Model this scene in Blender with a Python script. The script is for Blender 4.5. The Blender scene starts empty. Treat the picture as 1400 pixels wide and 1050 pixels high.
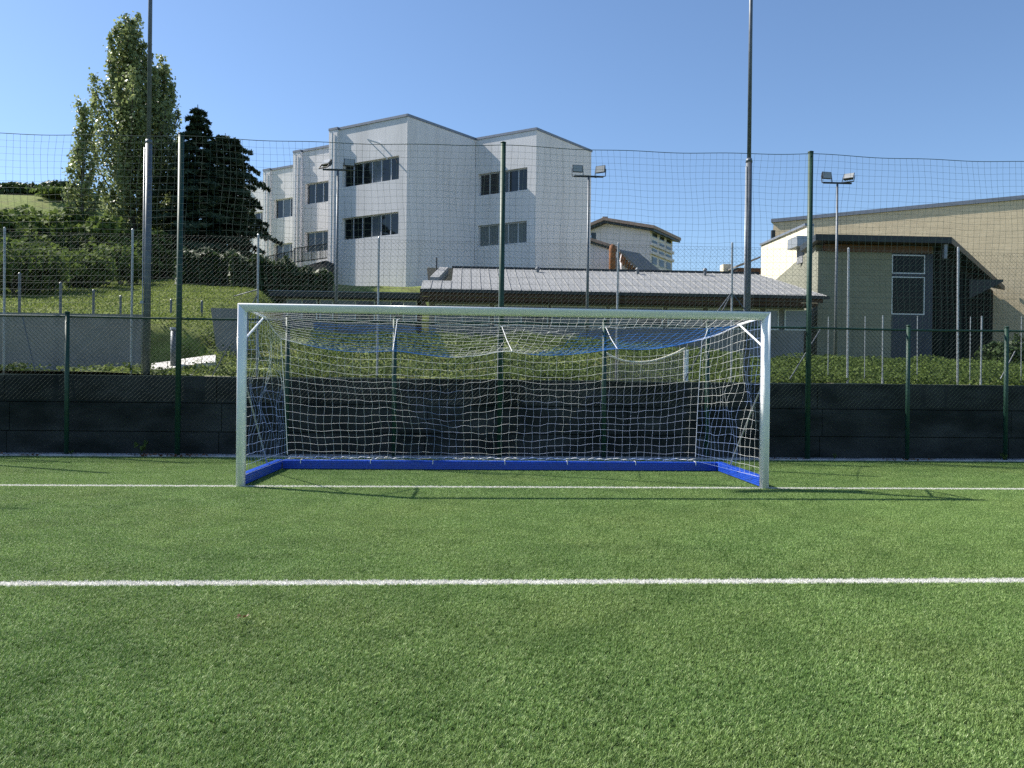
import bpy, math, random
import numpy as np
from mathutils import Vector

random.seed(11)
RNG = np.random.default_rng(11)
R = math.radians
SC = bpy.context.scene
COL = SC.collection

# ------------------------------------------------------------------ camera, sky, sun, exposure
CAM = np.array([-0.6037, -11.3144, 1.4969]); FPX = 1091.43
YAW, PITCH, ROLL = 0.0578, -0.0017, 0.0113
_fw = np.array([math.sin(YAW)*math.cos(PITCH), math.cos(YAW)*math.cos(PITCH), math.sin(PITCH)])
_r = np.array([math.cos(YAW), -math.sin(YAW), 0.0]); _u = np.cross(_r, _fw)
RT = math.cos(ROLL)*_r + math.sin(ROLL)*_u
UP = -math.sin(ROLL)*_r + math.cos(ROLL)*_u
FW = _fw
cd = bpy.data.cameras.new('camera'); co = bpy.data.objects.new('camera', cd); COL.objects.link(co)
from mathutils import Matrix
co.matrix_world = Matrix(((RT[0], UP[0], -FW[0], CAM[0]), (RT[1], UP[1], -FW[1], CAM[1]), (RT[2], UP[2], -FW[2], CAM[2]), (0, 0, 0, 1)))
cd.sensor_width = 36.0; cd.lens = FPX/1400*36.0; cd.clip_start = 0.05; cd.clip_end = 2000
SC.camera = co

SUN = Vector((-0.985, 0.452, 1.0)).normalized()       # towards the sun
SUN_EL = math.asin(SUN.z); SUN_AZ = math.atan2(SUN.x, SUN.y)   # clockwise from +Y
w = bpy.data.worlds.new('World'); SC.world = w; w.use_nodes = True
nt = w.node_tree; nt.nodes.clear()
sky = nt.nodes.new('ShaderNodeTexSky'); sky.sky_type = 'NISHITA'; sky.sun_disc = False
sky.sun_elevation = SUN_EL; sky.sun_rotation = SUN_AZ; sky.air_density = 1.0; sky.dust_density = 0.4; sky.ozone_density = 5.0; sky.altitude = 200
bg = nt.nodes.new('ShaderNodeBackground'); bg.inputs['Strength'].default_value = 0.096
wo = nt.nodes.new('ShaderNodeOutputWorld')
nt.links.new(sky.outputs[0], bg.inputs[0]); nt.links.new(bg.outputs[0], wo.inputs[0])
sl = bpy.data.lights.new('sun', 'SUN'); sl.energy = 5.0; sl.angle = R(0.5); sl.color = (1.0, 0.95, 0.86)
so = bpy.data.objects.new('sun', sl); COL.objects.link(so); so.location = (-20, 10, 30)
so.rotation_euler = SUN.to_track_quat('Z', 'Y').to_euler()
SC.view_settings.view_transform = 'Standard'; SC.view_settings.look = 'None'
SC.view_settings.exposure = 0.84; SC.view_settings.gamma = 1.0; SC.view_settings.use_curve_mapping = False
SC.render.engine = 'CYCLES'
SC.cycles.use_denoising = False; SC.cycles.max_bounces = 6; SC.cycles.transparent_max_bounces = 12

# ------------------------------------------------------------------ helpers
def ray(px, py):
    return FW*FPX + RT*(px-700) + UP*(525-py)
def at_y(px, py, y):            # world point seen at this pixel of the photograph on the vertical plane Y = y
    d = ray(px, py); return CAM + d*((y-CAM[1])/d[1])
def at_d(px, py, z):            # the same at camera depth z
    return CAM + ray(px, py)*(z/FPX)
def plan(a, z):                 # camera plan coordinates (metres right, metres away) to world x, y
    return np.array([CAM[0]+a*_r[0]+z*math.sin(YAW), CAM[1]+a*_r[1]+z*math.cos(YAW)])

class MB:
    def __init__(s): s.v = []; s.f = []; s.mi = []; s.m = 0
    def add(s, vs, fs):
        o = len(s.v); s.v.extend([tuple(map(float, p)) for p in vs])
        for f in fs: s.f.append([i+o for i in f]); s.mi.append(s.m)
    def box(s, a, b):
        x0, y0, z0 = a; x1, y1, z1 = b
        s.add([(x0,y0,z0),(x1,y0,z0),(x1,y1,z0),(x0,y1,z0),(x0,y0,z1),(x1,y0,z1),(x1,y1,z1),(x0,y1,z1)],
              [(3,2,1,0),(4,5,6,7),(0,1,5,4),(1,2,6,5),(2,3,7,6),(3,0,4,7)])
    def obox(s, o, ax, ay, az):   # corner o and three edge vectors
        o = np.array(o, float); ax = np.array(ax, float); ay = np.array(ay, float); az = np.array(az, float)
        vs = [o, o+ax, o+ax+ay, o+ay, o+az, o+ax+az, o+ax+ay+az, o+ay+az]
        fl = np.dot(np.cross(ax, ay), az) < 0
        fs = [(3,2,1,0),(4,5,6,7),(0,1,5,4),(1,2,6,5),(2,3,7,6),(3,0,4,7)]
        s.add(vs, [f[::-1] for f in fs] if fl else fs)
    def prism(s, poly, z0, z1):
        n = len(poly)
        z1s = z1 if hasattr(z1, '__len__') else [z1]*n
        A = sum(poly[i][0]*poly[(i+1)%n][1]-poly[(i+1)%n][0]*poly[i][1] for i in range(n))
        vs = [(p[0], p[1], z0) for p in poly] + [(p[0], p[1], z1s[i]) for i, p in enumerate(poly)]
        fs = [tuple(range(n-1, -1, -1)), tuple(range(n, 2*n))] + [(i, (i+1)%n, n+(i+1)%n, n+i) for i in range(n)]
        s.add(vs, fs if A > 0 else [f[::-1] for f in fs])
    def tube(s, path, r, n=8, cap=True):
        P = [np.array(p, float) for p in path]; m = len(P)
        rs = r if hasattr(r, '__len__') else [r]*m
        T = [P[min(i+1, m-1)]-P[max(i-1, 0)] for i in range(m)]
        T = [t/(np.linalg.norm(t)+1e-12) for t in T]
        ref = np.array([0, 0, 1.0]) if abs(T[0][2]) < .9 else np.array([0, 1.0, 0])
        vs = []
        for i in range(m):
            a = np.cross(T[i], ref); a /= np.linalg.norm(a)+1e-12; b = np.cross(T[i], a)
            for k in range(n):
                t = 2*math.pi*k/n; vs.append(P[i]+rs[i]*(math.cos(t)*a+math.sin(t)*b))
        fs = [(i*n+k, i*n+(k+1)%n, (i+1)*n+(k+1)%n, (i+1)*n+k) for i in range(m-1) for k in range(n)]
        if cap: fs += [tuple(range(n-1, -1, -1)), tuple(range((m-1)*n, m*n))]
        s.add(vs, [f[::-1] for f in fs])
    def extrude(s, prof, a, b, cap=True):   # prof: list of 3-vectors offsets, from a to b (lists allowed)
        n = len(prof); a = np.array(a, float); b = np.array(b, float)
        vs = [a+np.array(p) for p in prof]+[b+np.array(p) for p in prof]
        fs = [(i, (i+1)%n, n+(i+1)%n, n+i) for i in range(n)]
        if cap: fs += [tuple(range(n-1, -1, -1)), tuple(range(n, 2*n))]
        s.add(vs, fs)

def link(name, me, mat, parent=None, smooth=False):
    o = bpy.data.objects.new(name, me); COL.objects.link(o)
    for m in (mat if isinstance(mat, (list, tuple)) else [mat]): me.materials.append(m)
    if smooth and len(me.polygons): me.polygons.foreach_set('use_smooth', [True]*len(me.polygons))
    if parent is not None:
        o.parent = parent
        if parent.type == 'EMPTY' and not parent.get('_local'): o.location = -parent.location
    return o
def part(name, mb, mat, parent=None, label=None, smooth=False, fixn=True):
    me = bpy.data.meshes.new(name); me.from_pydata(mb.v, [], mb.f)
    me.polygons.foreach_set('material_index', mb.mi)
    if fixn and len(me.polygons) < 20000:
        import bmesh
        bm = bmesh.new(); bm.from_mesh(me); bmesh.ops.recalc_face_normals(bm, faces=bm.faces); bm.to_mesh(me); bm.free()
    me.update()
    o = link(name, me, mat, parent, smooth)
    if label: o['label'] = label
    return o
def tag(o, label=None, cat=None, group=None, kind=None):
    if label: o['label'] = label
    if cat: o['category'] = cat
    if group: o['group'] = group
    if kind: o['kind'] = kind
    return o
def thing(name, label, cat, loc=(0, 0, 0), group=None, local=False):
    o = bpy.data.objects.new(name, None); COL.objects.link(o); o.location = loc; o.empty_display_size = .2
    if local: o['_local'] = 1
    return tag(o, label, cat, group)
def copy_tree(o, parent=None):
    c = o.copy(); COL.objects.link(c)
    if parent is not None: c.parent = parent
    for ch in list(o.children): copy_tree(ch, c)
    return c

def mesh_np(name, V, F, mat, parent=None, rnd=None, smooth=False, attr='rnd', colmask=None):
    """fast mesh from arrays, F (n,k) all the same size"""
    me = bpy.data.meshes.new(name); n, k = F.shape
    me.vertices.add(len(V)); me.vertices.foreach_set('co', np.ascontiguousarray(V, np.float32).ravel())
    me.loops.add(n*k); me.loops.foreach_set('vertex_index', F.astype(np.int32).ravel())
    me.polygons.add(n); me.polygons.foreach_set('loop_start', np.arange(0, n*k, k, dtype=np.int32))
    me.update(calc_edges=True)
    if rnd is not None:
        a = me.attributes.new(attr, 'FLOAT', 'POINT' if len(rnd) == len(V) else 'FACE'); a.data.foreach_set('value', rnd.astype(np.float32))
    me.validate()
    return link(name, me, mat, parent, smooth)

def strands(polys, r, k=3):
    """list of (n,3) polylines -> thin tubes; returns V, F (quads)"""
    Vs, Fs = [], []; off = 0
    for P in polys:
        P = np.asarray(P, float); n = len(P)
        T = np.gradient(P, axis=0); T /= np.linalg.norm(T, axis=1, keepdims=True)+1e-12
        ref = np.where(np.abs(T[:, 1:2]) < .9, np.array([[0, 1.0, 0]]), np.array([[0, 0, 1.0]]))
        a = np.cross(T, ref); a /= np.linalg.norm(a, axis=1, keepdims=True)+1e-12; b = np.cross(T, a)
        ring = [P + r*(math.cos(2*math.pi*j/k)*a+math.sin(2*math.pi*j/k)*b) for j in range(k)]
        Vs.append(np.stack(ring, 1).reshape(-1, 3))
        i = np.arange(n-1)[:, None]*k; j = np.arange(k)[None]; jn = (j+1) % k
        f = np.stack([i+j, i+jn, i+k+jn, i+k+j], -1).reshape(-1, 4)+off
        Fs.append(f); off += n*k
    return np.concatenate(Vs), np.concatenate(Fs)

# ---- materials
def new_mat(name):
    m = bpy.data.materials.new(name); m.use_nodes = True
    return m, m.node_tree.nodes, m.node_tree.links, m.node_tree.nodes['Principled BSDF']
def mat(name, col, rough=.6, var=.12, scale=3.0, bump=0.0, bscale=40.0, metal=0.0, spec=.4, stain=None, stain_amt=.5, stain_scale=.6, stretch=(1, 1, 1)):
    m, N, L, b = new_mat(name)
    b.inputs['Roughness'].default_value = rough; b.inputs['Metallic'].default_value = metal
    b.inputs['Specular IOR Level'].default_value = spec
    tc = N.new('ShaderNodeNewGeometry'); mp = N.new('ShaderNodeMapping'); mp.inputs['Scale'].default_value = stretch
    L.new(tc.outputs['Position'], mp.inputs['Vector'])
    nz = N.new('ShaderNodeTexNoise'); nz.inputs['Scale'].default_value = scale; nz.inputs['Detail'].default_value = 6
    L.new(mp.outputs[0], nz.inputs['Vector'])
    mix = N.new('ShaderNodeMix'); mix.data_type = 'RGBA'
    c0 = [max(0, c*(1-var)) for c in col]+[1]; c1 = [min(1, c*(1+var)) for c in col]+[1]
    mix.inputs[6].default_value = c0; mix.inputs[7].default_value = c1
    mr = N.new('ShaderNodeMapRange'); mr.inputs[1].default_value = .3; mr.inputs[2].default_value = .7
    L.new(nz.outputs['Fac'], mr.inputs[0]); L.new(mr.outputs[0], mix.inputs[0])
    out = mix.outputs[2]
    if stain:
        n2 = N.new('ShaderNodeTexNoise'); n2.inputs['Scale'].default_value = stain_scale; n2.inputs['Detail'].default_value = 8; n2.inputs['Roughness'].default_value = .65
        L.new(mp.outputs[0], n2.inputs['Vector'])
        r2 = N.new('ShaderNodeMapRange'); r2.inputs[1].default_value = .48; r2.inputs[2].default_value = .68; r2.inputs[4].default_value = stain_amt
        L.new(n2.outputs['Fac'], r2.inputs[0])
        m2 = N.new('ShaderNodeMix'); m2.data_type = 'RGBA'; m2.inputs[7].default_value = list(stain)+[1]
        L.new(r2.outputs[0], m2.inputs[0]); L.new(out, m2.inputs[6]); out = m2.outputs[2]
    L.new(out, b.inputs['Base Color'])
    if bump:
        n3 = N.new('ShaderNodeTexNoise'); n3.inputs['Scale'].default_value = bscale; n3.inputs['Detail'].default_value = 5
        L.new(mp.outputs[0], n3.inputs['Vector'])
        bp = N.new('ShaderNodeBump'); bp.inputs['Strength'].default_value = bump; bp.inputs['Distance'].default_value = .02
        L.new(n3.outputs['Fac'], bp.inputs['Height']); L.new(bp.outputs[0], b.inputs['Normal'])
    return m
def leaf_mat(name, dark, light, trans=.35, yellow=None, rough=.55, spec=.3, patch_scale=.35):
    """leaf colour differs from leaf to leaf (attribute rnd) and from branch to branch"""
    m, N, L, b = new_mat(name)
    at = N.new('ShaderNodeAttribute'); at.attribute_name = 'rnd'
    g = N.new('ShaderNodeNewGeometry'); nz = N.new('ShaderNodeTexNoise'); nz.inputs['Scale'].default_value = patch_scale; nz.inputs['Detail'].default_value = 3
    L.new(g.outputs['Position'], nz.inputs['Vector'])
    ad = N.new('ShaderNodeMath'); ad.operation = 'MULTIPLY_ADD'; ad.inputs[1].default_value = .6
    L.new(at.outputs['Fac'], ad.inputs[0])
    mm = N.new('ShaderNodeMath'); mm.operation = 'MULTIPLY'; mm.inputs[1].default_value = .4
    L.new(nz.outputs['Fac'], mm.inputs[0]); L.new(mm.outputs[0], ad.inputs[2])
    cr = N.new('ShaderNodeValToRGB'); e = cr.color_ramp.elements
    e[0].position = .1; e[0].color = list(dark)+[1]; e[1].position = .85; e[1].color = list(light)+[1]
    if yellow:
        q = cr.color_ramp.elements.new(.93); q.color = list(yellow)+[1]
    L.new(ad.outputs[0], cr.inputs[0]); L.new(cr.outputs[0], b.inputs['Base Color'])
    b.inputs['Roughness'].default_value = rough; b.inputs['Specular IOR Level'].default_value = spec
    tr = N.new('ShaderNodeBsdfTranslucent'); L.new(cr.outputs[0], tr.inputs['Color'])
    ms = N.new('ShaderNodeMixShader'); ms.inputs[0].default_value = trans
    L.new(b.outputs[0], ms.inputs[1]); L.new(tr.outputs[0], ms.inputs[2])
    L.new(ms.outputs[0], N['Material Output'].inputs['Surface'])
    return m
def glass_mat(name, col, rough=.04):
    m, N, L, b = new_mat(name)
    b.inputs['Base Color'].default_value = list(col)+[1]; b.inputs['Roughness'].default_value = rough
    b.inputs['Specular IOR Level'].default_value = .55
    return m

M = {}
M['white_paint'] = mat('white_paint', (.90, .905, .91), .25, .02, 6, spec=.5, stain=(.68, .68, .64), stain_amt=.25, stain_scale=5)
M['green_paint'] = mat('green_paint', (.008, .045, .028), .55, .2, 8, spec=.5)
M['green_wire'] = mat('green_wire', (.007, .028, .02), .6, .1, 8, spec=.15)
M['green_twine'] = mat('green_twine', (.012, .045, .035), .6, .2, 12)
M['galv'] = mat('galvanised', (.33, .35, .37), .42, .15, 14, metal=.45, spec=.5)
M['galv_dull'] = mat('galvanised_dull', (.13, .145, .165), .5, .18, 9, metal=.3)
M['galv_wire'] = mat('galvanised_wire', (.04, .05, .048), .6, .1, 9, metal=.1, spec=.2)
M['blue_bar'] = mat('blue_bar', (.012, .065, .45), .35, .10, 4, spec=.5, stain=(.03, .08, .35), stain_amt=.5, stain_scale=3)
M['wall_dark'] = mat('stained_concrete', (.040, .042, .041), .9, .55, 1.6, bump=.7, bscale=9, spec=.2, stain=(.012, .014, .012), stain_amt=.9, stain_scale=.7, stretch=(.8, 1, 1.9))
M['kerb'] = mat('kerb_concrete', (.46, .44, .44), .85, .25, 9, bump=.3, stain=(.12, .1, .08), stain_amt=.7, stain_scale=2)
M['grey_conc'] = mat('grey_concrete', (.22, .225, .235), .88, .12, 1.6, bump=.25, bscale=18, stain=(.12, .125, .12), stain_amt=.6)
M['pale_conc'] = mat('pale_concrete', (.66, .63, .58), .85, .2, 3, bump=.3, stain=(.3, .28, .24), stain_amt=.6, stain_scale=2)
M['render_white'] = mat('white_render', (.74, .72, .725), .85, .04, .8, bump=.15, bscale=12, stain=(.50, .49, .485), stain_amt=.5, stain_scale=.9, stretch=(1, 1, .10))
M['render_cream'] = mat('cream_render', (.74, .66, .50), .85, .05, 1.0, bump=.1, bscale=14)
M['render_pink'] = mat('pale_pink_render', (.66, .59, .60), .85, .05, .6)
M['cap_metal'] = mat('dark_cap_metal', (.20, .22, .26), .45, .1, 5, metal=.3)
M['dark_trim'] = mat('dark_trim', (.022, .027, .032), .5, .2, 6)
M['roof_metal'] = mat('seamed_roof_metal', (.30, .30, .295), .6, .10, 1.2, metal=.15, stain=(.27, .27, .265), stain_amt=.5)
M['roof_tile'] = mat('far_roof_tile', (.34, .24, .20), .8, .2, 3)
M['roof_grey'] = mat('grey_roof', (.20, .19, .185), .8, .15, 2)
M['wood'] = mat('brown_timber', (.05, .024, .014), .6, .35, 5, stretch=(1, 1, 8))
M['brown'] = mat('rust_brown', (.22, .085, .03), .8, .3, 2)
M['frame_alu'] = mat('aluminium_frame', (.45, .47, .49), .4, .05, 5, metal=.4)
M['frame_white'] = mat('pale_frame', (.58, .62, .66), .5, .05, 5)
M['blue_panel'] = mat('blue_grey_panel', (.022, .032, .055), .5, .12, 3)
M['glass_dark'] = glass_mat('window_glass', (.012, .016, .018))
M['glass_mid'] = glass_mat('window_glass_curtained', (.10, .12, .14), .08)
M['glass_deep'] = glass_mat('shaded_window_glass', (.006, .010, .010), .12)
M['glass_deep'].node_tree.nodes['Principled BSDF'].inputs['Specular IOR Level'].default_value = .12
M['shade_and_rail'] = mat('painted_shade_and_railing', (.016, .02, .02), .95, .2, 4, spec=.05)  # near black: overhang shade painted on the entrance side wall; also the railing colour
M['blind'] = mat('grey_blind', (.17, .195, .195), .7, .1, 6)
M['bark'] = mat('bark', (.085, .07, .055), .9, .35, 6, bump=.6, bscale=14)
M['bark_dark'] = mat('dark_bark', (.035, .027, .021), .9, .3, 6, bump=.6, bscale=14)
M['rope_white'] = mat('white_rope', (.80, .80, .78), .7, .05, 20)
M['hose'] = mat('cream_hose', (.78, .74, .60), .5, .06, 6)
M['lens'] = glass_mat('lamp_lens', (.35, .36, .36), .15)
M['lamp_black'] = mat('lamp_housing', (.03, .032, .035), .45, .15, 9)
M['leaf_poplar'] = leaf_mat('poplar_leaf', (.10, .14, .045), (.36, .41, .17), .45, (.52, .54, .27), spec=.5, rough=.4)
M['leaf_bush'] = leaf_mat('bush_leaf', (.04, .07, .016), (.17, .23, .055), .4, (.26, .29, .08), spec=.12, rough=.7)
M['leaf_ivy'] = leaf_mat('ground_cover_leaf', (.035, .065, .016), (.13, .18, .045), .3, (.22, .22, .08), patch_scale=.5, spec=.12, rough=.7)
M['leaf_grass'] = leaf_mat('rough_grass', (.09, .14, .03), (.26, .31, .07), .35, (.38, .36, .12), patch_scale=.45, spec=.1, rough=.7)
M['leaf_cedar'] = leaf_mat('cedar_needle', (.02, .036, .02), (.08, .115, .06), .2, (.12, .15, .07), rough=.7, spec=.15)
M['leaf_hedge'] = leaf_mat('hedge_leaf', (.015, .035, .01), (.06, .095, .025), .25, (.10, .13, .035))
M['dry_leaf'] = leaf_mat('dry_leaf', (.10, .05, .03), (.22, .11, .06), .1)

def block_wall_mat(name, col, mortar, bw, bh, rot=0.0):
    m, N, L, b = new_mat(name)
    b.inputs['Roughness'].default_value = .88
    g = N.new('ShaderNodeNewGeometry'); sp = N.new('ShaderNodeSeparateXYZ'); L.new(g.outputs['Position'], sp.inputs[0])
    ca, sa = math.cos(rot), math.sin(rot)
    mx = N.new('ShaderNodeMath'); mx.operation = 'MULTIPLY'; mx.inputs[1].default_value = ca; L.new(sp.outputs[0], mx.inputs[0])
    my = N.new('ShaderNodeMath'); my.operation = 'MULTIPLY_ADD'; my.inputs[1].default_value = sa; L.new(sp.outputs[1], my.inputs[0]); L.new(mx.outputs[0], my.inputs[2])
    cb = N.new('ShaderNodeCombineXYZ'); L.new(my.outputs[0], cb.inputs[0]); L.new(sp.outputs[2], cb.inputs[1])
    br = N.new('ShaderNodeTexBrick'); br.inputs['Scale'].default_value = 1; br.inputs['Brick Width'].default_value = bw; br.inputs['Row Height'].default_value = bh
    br.inputs['Mortar Size'].default_value = .012; br.inputs['Mortar Smooth'].default_value = .4
    br.inputs['Color1'].default_value = [c*1.05 for c in col]+[1]; br.inputs['Color2'].default_value = [c*.94 for c in col]+[1]; br.inputs['Mortar'].default_value = list(mortar)+[1]
    L.new(cb.outputs[0], br.inputs['Vector'])
    nz = N.new('ShaderNodeTexNoise'); nz.inputs['Scale'].default_value = .4; L.new(g.outputs['Position'], nz.inputs['Vector'])
    mr = N.new('ShaderNodeMapRange'); mr.inputs[3].default_value = .88; mr.inputs[4].default_value = 1.1; L.new(nz.outputs['Fac'], mr.inputs[0])
    hs = N.new('ShaderNodeHueSaturation'); L.new(mr.outputs[0], hs.inputs['Value']); L.new(br.outputs['Color'], hs.inputs['Color'])
    L.new(hs.outputs[0], b.inputs['Base Color'])
    bp = N.new('ShaderNodeBump'); bp.inputs['Strength'].default_value = .4; bp.inputs['Distance'].default_value = .02; bp.invert = True
    L.new(br.outputs['Fac'], bp.inputs['Height']); L.new(bp.outputs[0], b.inputs['Normal'])
    return m
M['gym_wall'] = block_wall_mat('beige_block_wall', (.68, .555, .37), (.55, .45, .29), .5, .25, R(-34))
M['block_grey'] = block_wall_mat('greenish_block_wall', (.22, .22, .17), (.16, .16, .125), .5, .25)

# ------------------------------------------------------------------ ground
def sst(a, b, x):
    t = np.clip((x-a)/(b-a), 0, 1); return t*t*(3-2*t)
def H(x, y):
    x = np.asarray(x, float); y = np.asarray(y, float)
    hb = 2.68 - .55*sst(1, 9, x)
    mid = 1.56 + sst(5.2, 12.5, y)*(hb-1.56) + sst(31, 37, y)*(7.2-hb)*sst(13, 9, x)
    left0 = 1.62 + sst(9.12, 9.42, y)*1.25 + np.maximum(0, y-9.6)*.165
    left1 = 1.58 + np.maximum(0, y-5.6)*.175
    wl = sst(-6.6, -7.6, x)
    left = left0*wl + left1*(1-wl)
    left = np.minimum(left, 10.2 + 0*left)
    ml = sst(-5.0, -8.5, x + (y-8)*.12)
    z = left*ml + mid*(1-ml)
    hill = 18.6*sst(52, 118, y)*sst(-14, -62, x)
    far = 4.0*sst(80, 300, y)
    n = .06*np.sin(x*1.7+y*.6)*np.sin(y*1.3-x*.4)*sst(5.6, 9, y)
    return z + hill + far + n
def hz(x, y): return float(H(x, y))

M['pitch'] = mat('turf_backing', (.035, .055, .016), .95, .3, 60, spec=.1)
M['bank_soil'] = mat('bank_grass', (.16, .195, .055), .95, .4, 2.4, bump=.6, bscale=9, spec=.1, stain=(.19, .15, .08), stain_amt=.6, stain_scale=.5)
mb = MB(); mb.add([(-400, -400, 0), (400, -400, 0), (400, 4.6, 0), (-400, 4.6, 0)], [(0, 1, 2, 3)])
tag(part('pitch_ground', mb, M['pitch'], fixn=False), kind='structure')
xs = np.unique(np.concatenate([np.linspace(-400, -60, 18), np.linspace(-60, -14, 47), np.linspace(-14, 16, 91), np.linspace(16, 60, 34), np.linspace(60, 400, 14)]))
ys = np.unique(np.concatenate([np.linspace(4.72, 16, 77), np.linspace(16, 60, 60), np.linspace(60, 130, 36), np.linspace(130, 600, 16)]))
X, Y = np.meshgrid(xs, ys); V = np.stack([X, Y, H(X, Y)], -1).reshape(-1, 3)
nx = len(xs); ii = (np.arange(len(ys)-1)[:, None]*nx + np.arange(nx-1)[None]).ravel()
tag(mesh_np('hillside', V, np.stack([ii, ii+1, ii+nx+1, ii+nx], -1), M['bank_soil'], smooth=True), kind='structure')

# ---- artificial turf: blades of one tile repeated over the pitch by geometry nodes
def blade_mat(name, ramp, trans=.3, patches=True):
    m, N, L, b = new_mat(name)
    a = N.new('ShaderNodeAttribute'); a.attribute_name = 'rnd'
    cr = N.new('ShaderNodeValToRGB'); e = cr.color_ramp.elements
    e[0].position = 0; e[0].color = list(ramp[0])+[1]; e[1].position = 1; e[1].color = list(ramp[-1])+[1]
    for i, c in enumerate(ramp[1:-1]):
        q = e.new((i+1)/(len(ramp)-1)); q.color = list(c)+[1]
    L.new(a.outputs['Fac'], cr.inputs[0]); col = cr.outputs[0]
    if patches:
        g = N.new('ShaderNodeNewGeometry')
        for sc, amt, tint in ((.55, .22, (.27, .28, .09)), (2.6, .45, (.085, .155, .035)), (1.1, .4, (.10, .20, .045)), (.22, .3, (.31, .44, .13))):
            nz = N.new('ShaderNodeTexNoise'); nz.inputs['Scale'].default_value = sc; nz.inputs['Detail'].default_value = 5
            mp = N.new('ShaderNodeMapping'); mp.inputs['Location'].default_value = (sc*7, sc*3, 0); L.new(g.outputs['Position'], mp.inputs[0]); L.new(mp.outputs[0], nz.inputs['Vector'])
            mr = N.new('ShaderNodeMapRange'); mr.inputs[1].default_value = .45; mr.inputs[2].default_value = .7; mr.inputs[4].default_value = amt; L.new(nz.outputs['Fac'], mr.inputs[0])
            mx = N.new('ShaderNodeMix'); mx.data_type = 'RGBA'; mx.inputs[7].default_value = list(tint)+[1]
            L.new(mr.outputs[0], mx.inputs[0]); L.new(col, mx.inputs[6]); col = mx.outputs[2]
    L.new(col, b.inputs['Base Color']); b.inputs['Roughness'].default_value = .5; b.inputs['Specular IOR Level'].default_value = .25
    tr = N.new('ShaderNodeBsdfTranslucent'); L.new(col, tr.inputs['Color'])
    ms = N.new('ShaderNodeMixShader'); ms.inputs[0].default_value = trans
    L.new(b.outputs[0], ms.inputs[1]); L.new(tr.outputs[0], ms.inputs[2]); L.new(ms.outputs[0], N['Material Output'].inputs['Surface'])
    return m
M['blade'] = blade_mat('turf_blade', [(.035, .073, .015), (.14, .25, .06), (.32, .46, .145), (.72, .82, .44)])
M['blade_white'] = blade_mat('white_turf_blade', [(.62, .61, .56), (.80, .79, .74)], .25, False)
TS = 5.26/11
def blade_tile(n, sx, sy, rng, hmin=.012, hmax=.026, wid=.0022):
    # tufts of a few blades each, bent over
    nt_ = n//6
    tx = rng.uniform(-sx/2, sx/2, nt_); ty = rng.uniform(-sy/2, sy/2, nt_)
    x = np.repeat(tx, 6)+rng.normal(0, .0028, nt_*6); y = np.repeat(ty, 6)+rng.normal(0, .0028, nt_*6)
    n = len(x); h = rng.uniform(hmin, hmax, n); an = rng.uniform(0, 2*np.pi, n); lean = rng.uniform(.15, 1.0, n)*h
    tufth = np.repeat(rng.uniform(.7, 1.2, nt_), 6); h = h*tufth
    dx, dy = np.cos(an), np.sin(an); px, py = -dy*wid/2, dx*wid/2
    z0 = np.zeros(n)
    mid = .5
    def pt(t, s, wsc):
        bend = lean*(t**1.7)
        return np.stack([x+dx*bend+s*px*wsc, y+dy*bend+s*py*wsc, z0+h*(t-.28*t*t*(lean/h))], -1)
    V = np.stack([pt(0, -1, 1), pt(0, 1, 1), pt(.55, 1, 1), pt(.55, -1, 1), pt(1, 1, .5), pt(1, -1, .5)], 1).reshape(-1, 3)
    b = np.arange(n)[:, None]*6
    F = np.concatenate([b+np.array([[0, 1, 2, 3]]), b+np.array([[3, 2, 4, 5]])])
    rv = np.clip(np.repeat(rng.beta(1.4, 1.9, nt_), 6)*.65 + rng.beta(1.4, 2.2, n)*.5, 0, 1)
    return V, F, np.repeat(rv, 6)
def grid_group(name, grids, rotate):
    ng = bpy.data.node_groups.new(name, 'GeometryNodeTree')
    ng.interface.new_socket('Geometry', in_out='INPUT', socket_type='NodeSocketGeometry')
    ng.interface.new_socket('Geometry', in_out='OUTPUT', socket_type='NodeSocketGeometry')
    N, L = ng.nodes, ng.links
    gi, go = N.new('NodeGroupInput'), N.new('NodeGroupOutput')
    jn = N.new('GeometryNodeJoinGeometry')
    for (cx, cy, sx, sy, ix, iy) in grids:
        g = N.new('GeometryNodeMeshGrid'); g.inputs['Size X'].default_value = sx; g.inputs['Size Y'].default_value = max(sy, 1e-4)
        g.inputs['Vertices X'].default_value = ix; g.inputs['Vertices Y'].default_value = iy
        t = N.new('GeometryNodeTransform'); t.inputs['Translation'].default_value = (cx, cy, 0)
        L.new(g.outputs['Mesh'], t.inputs['Geometry']); L.new(t.outputs[0], jn.inputs[0])
    mp = N.new('GeometryNodeMeshToPoints')
    L.new(jn.outputs[0], mp.inputs['Mesh'])
    ip = N.new('GeometryNodeInstanceOnPoints')
    L.new(mp.outputs[0], ip.inputs['Points']); L.new(gi.outputs[0], ip.inputs['Instance'])
    if rotate:
        rv = N.new('FunctionNodeRandomValue'); rv.data_type = 'INT'
        ins = [s for s in rv.inputs if s.type == 'INT' and s.name in ('Min', 'Max')]
        ins[0].default_value = 0; ins[1].default_value = rotate-1
        ro = [s for s in rv.outputs if s.type == 'INT'][0]
        mu = N.new('ShaderNodeMath'); mu.operation = 'MULTIPLY'; mu.inputs[1].default_value = 2*math.pi/rotate; L.new(ro, mu.inputs[0])
        cx = N.new('ShaderNodeCombineXYZ'); L.new(mu.outputs[0], cx.inputs[2]); L.new(cx.outputs[0], ip.inputs['Rotation'])
    L.new(ip.outputs[0], go.inputs[0])
    return ng
NXT = 64; WX = TS*(NXT-1)
V, F, rv = blade_tile(13500, TS, TS, RNG)
turf = mesh_np('turf', V, F, M['blade'], rnd=rv)
tag(turf, 'green artificial turf blades covering the pitch', 'turf', kind='stuff')
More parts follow.
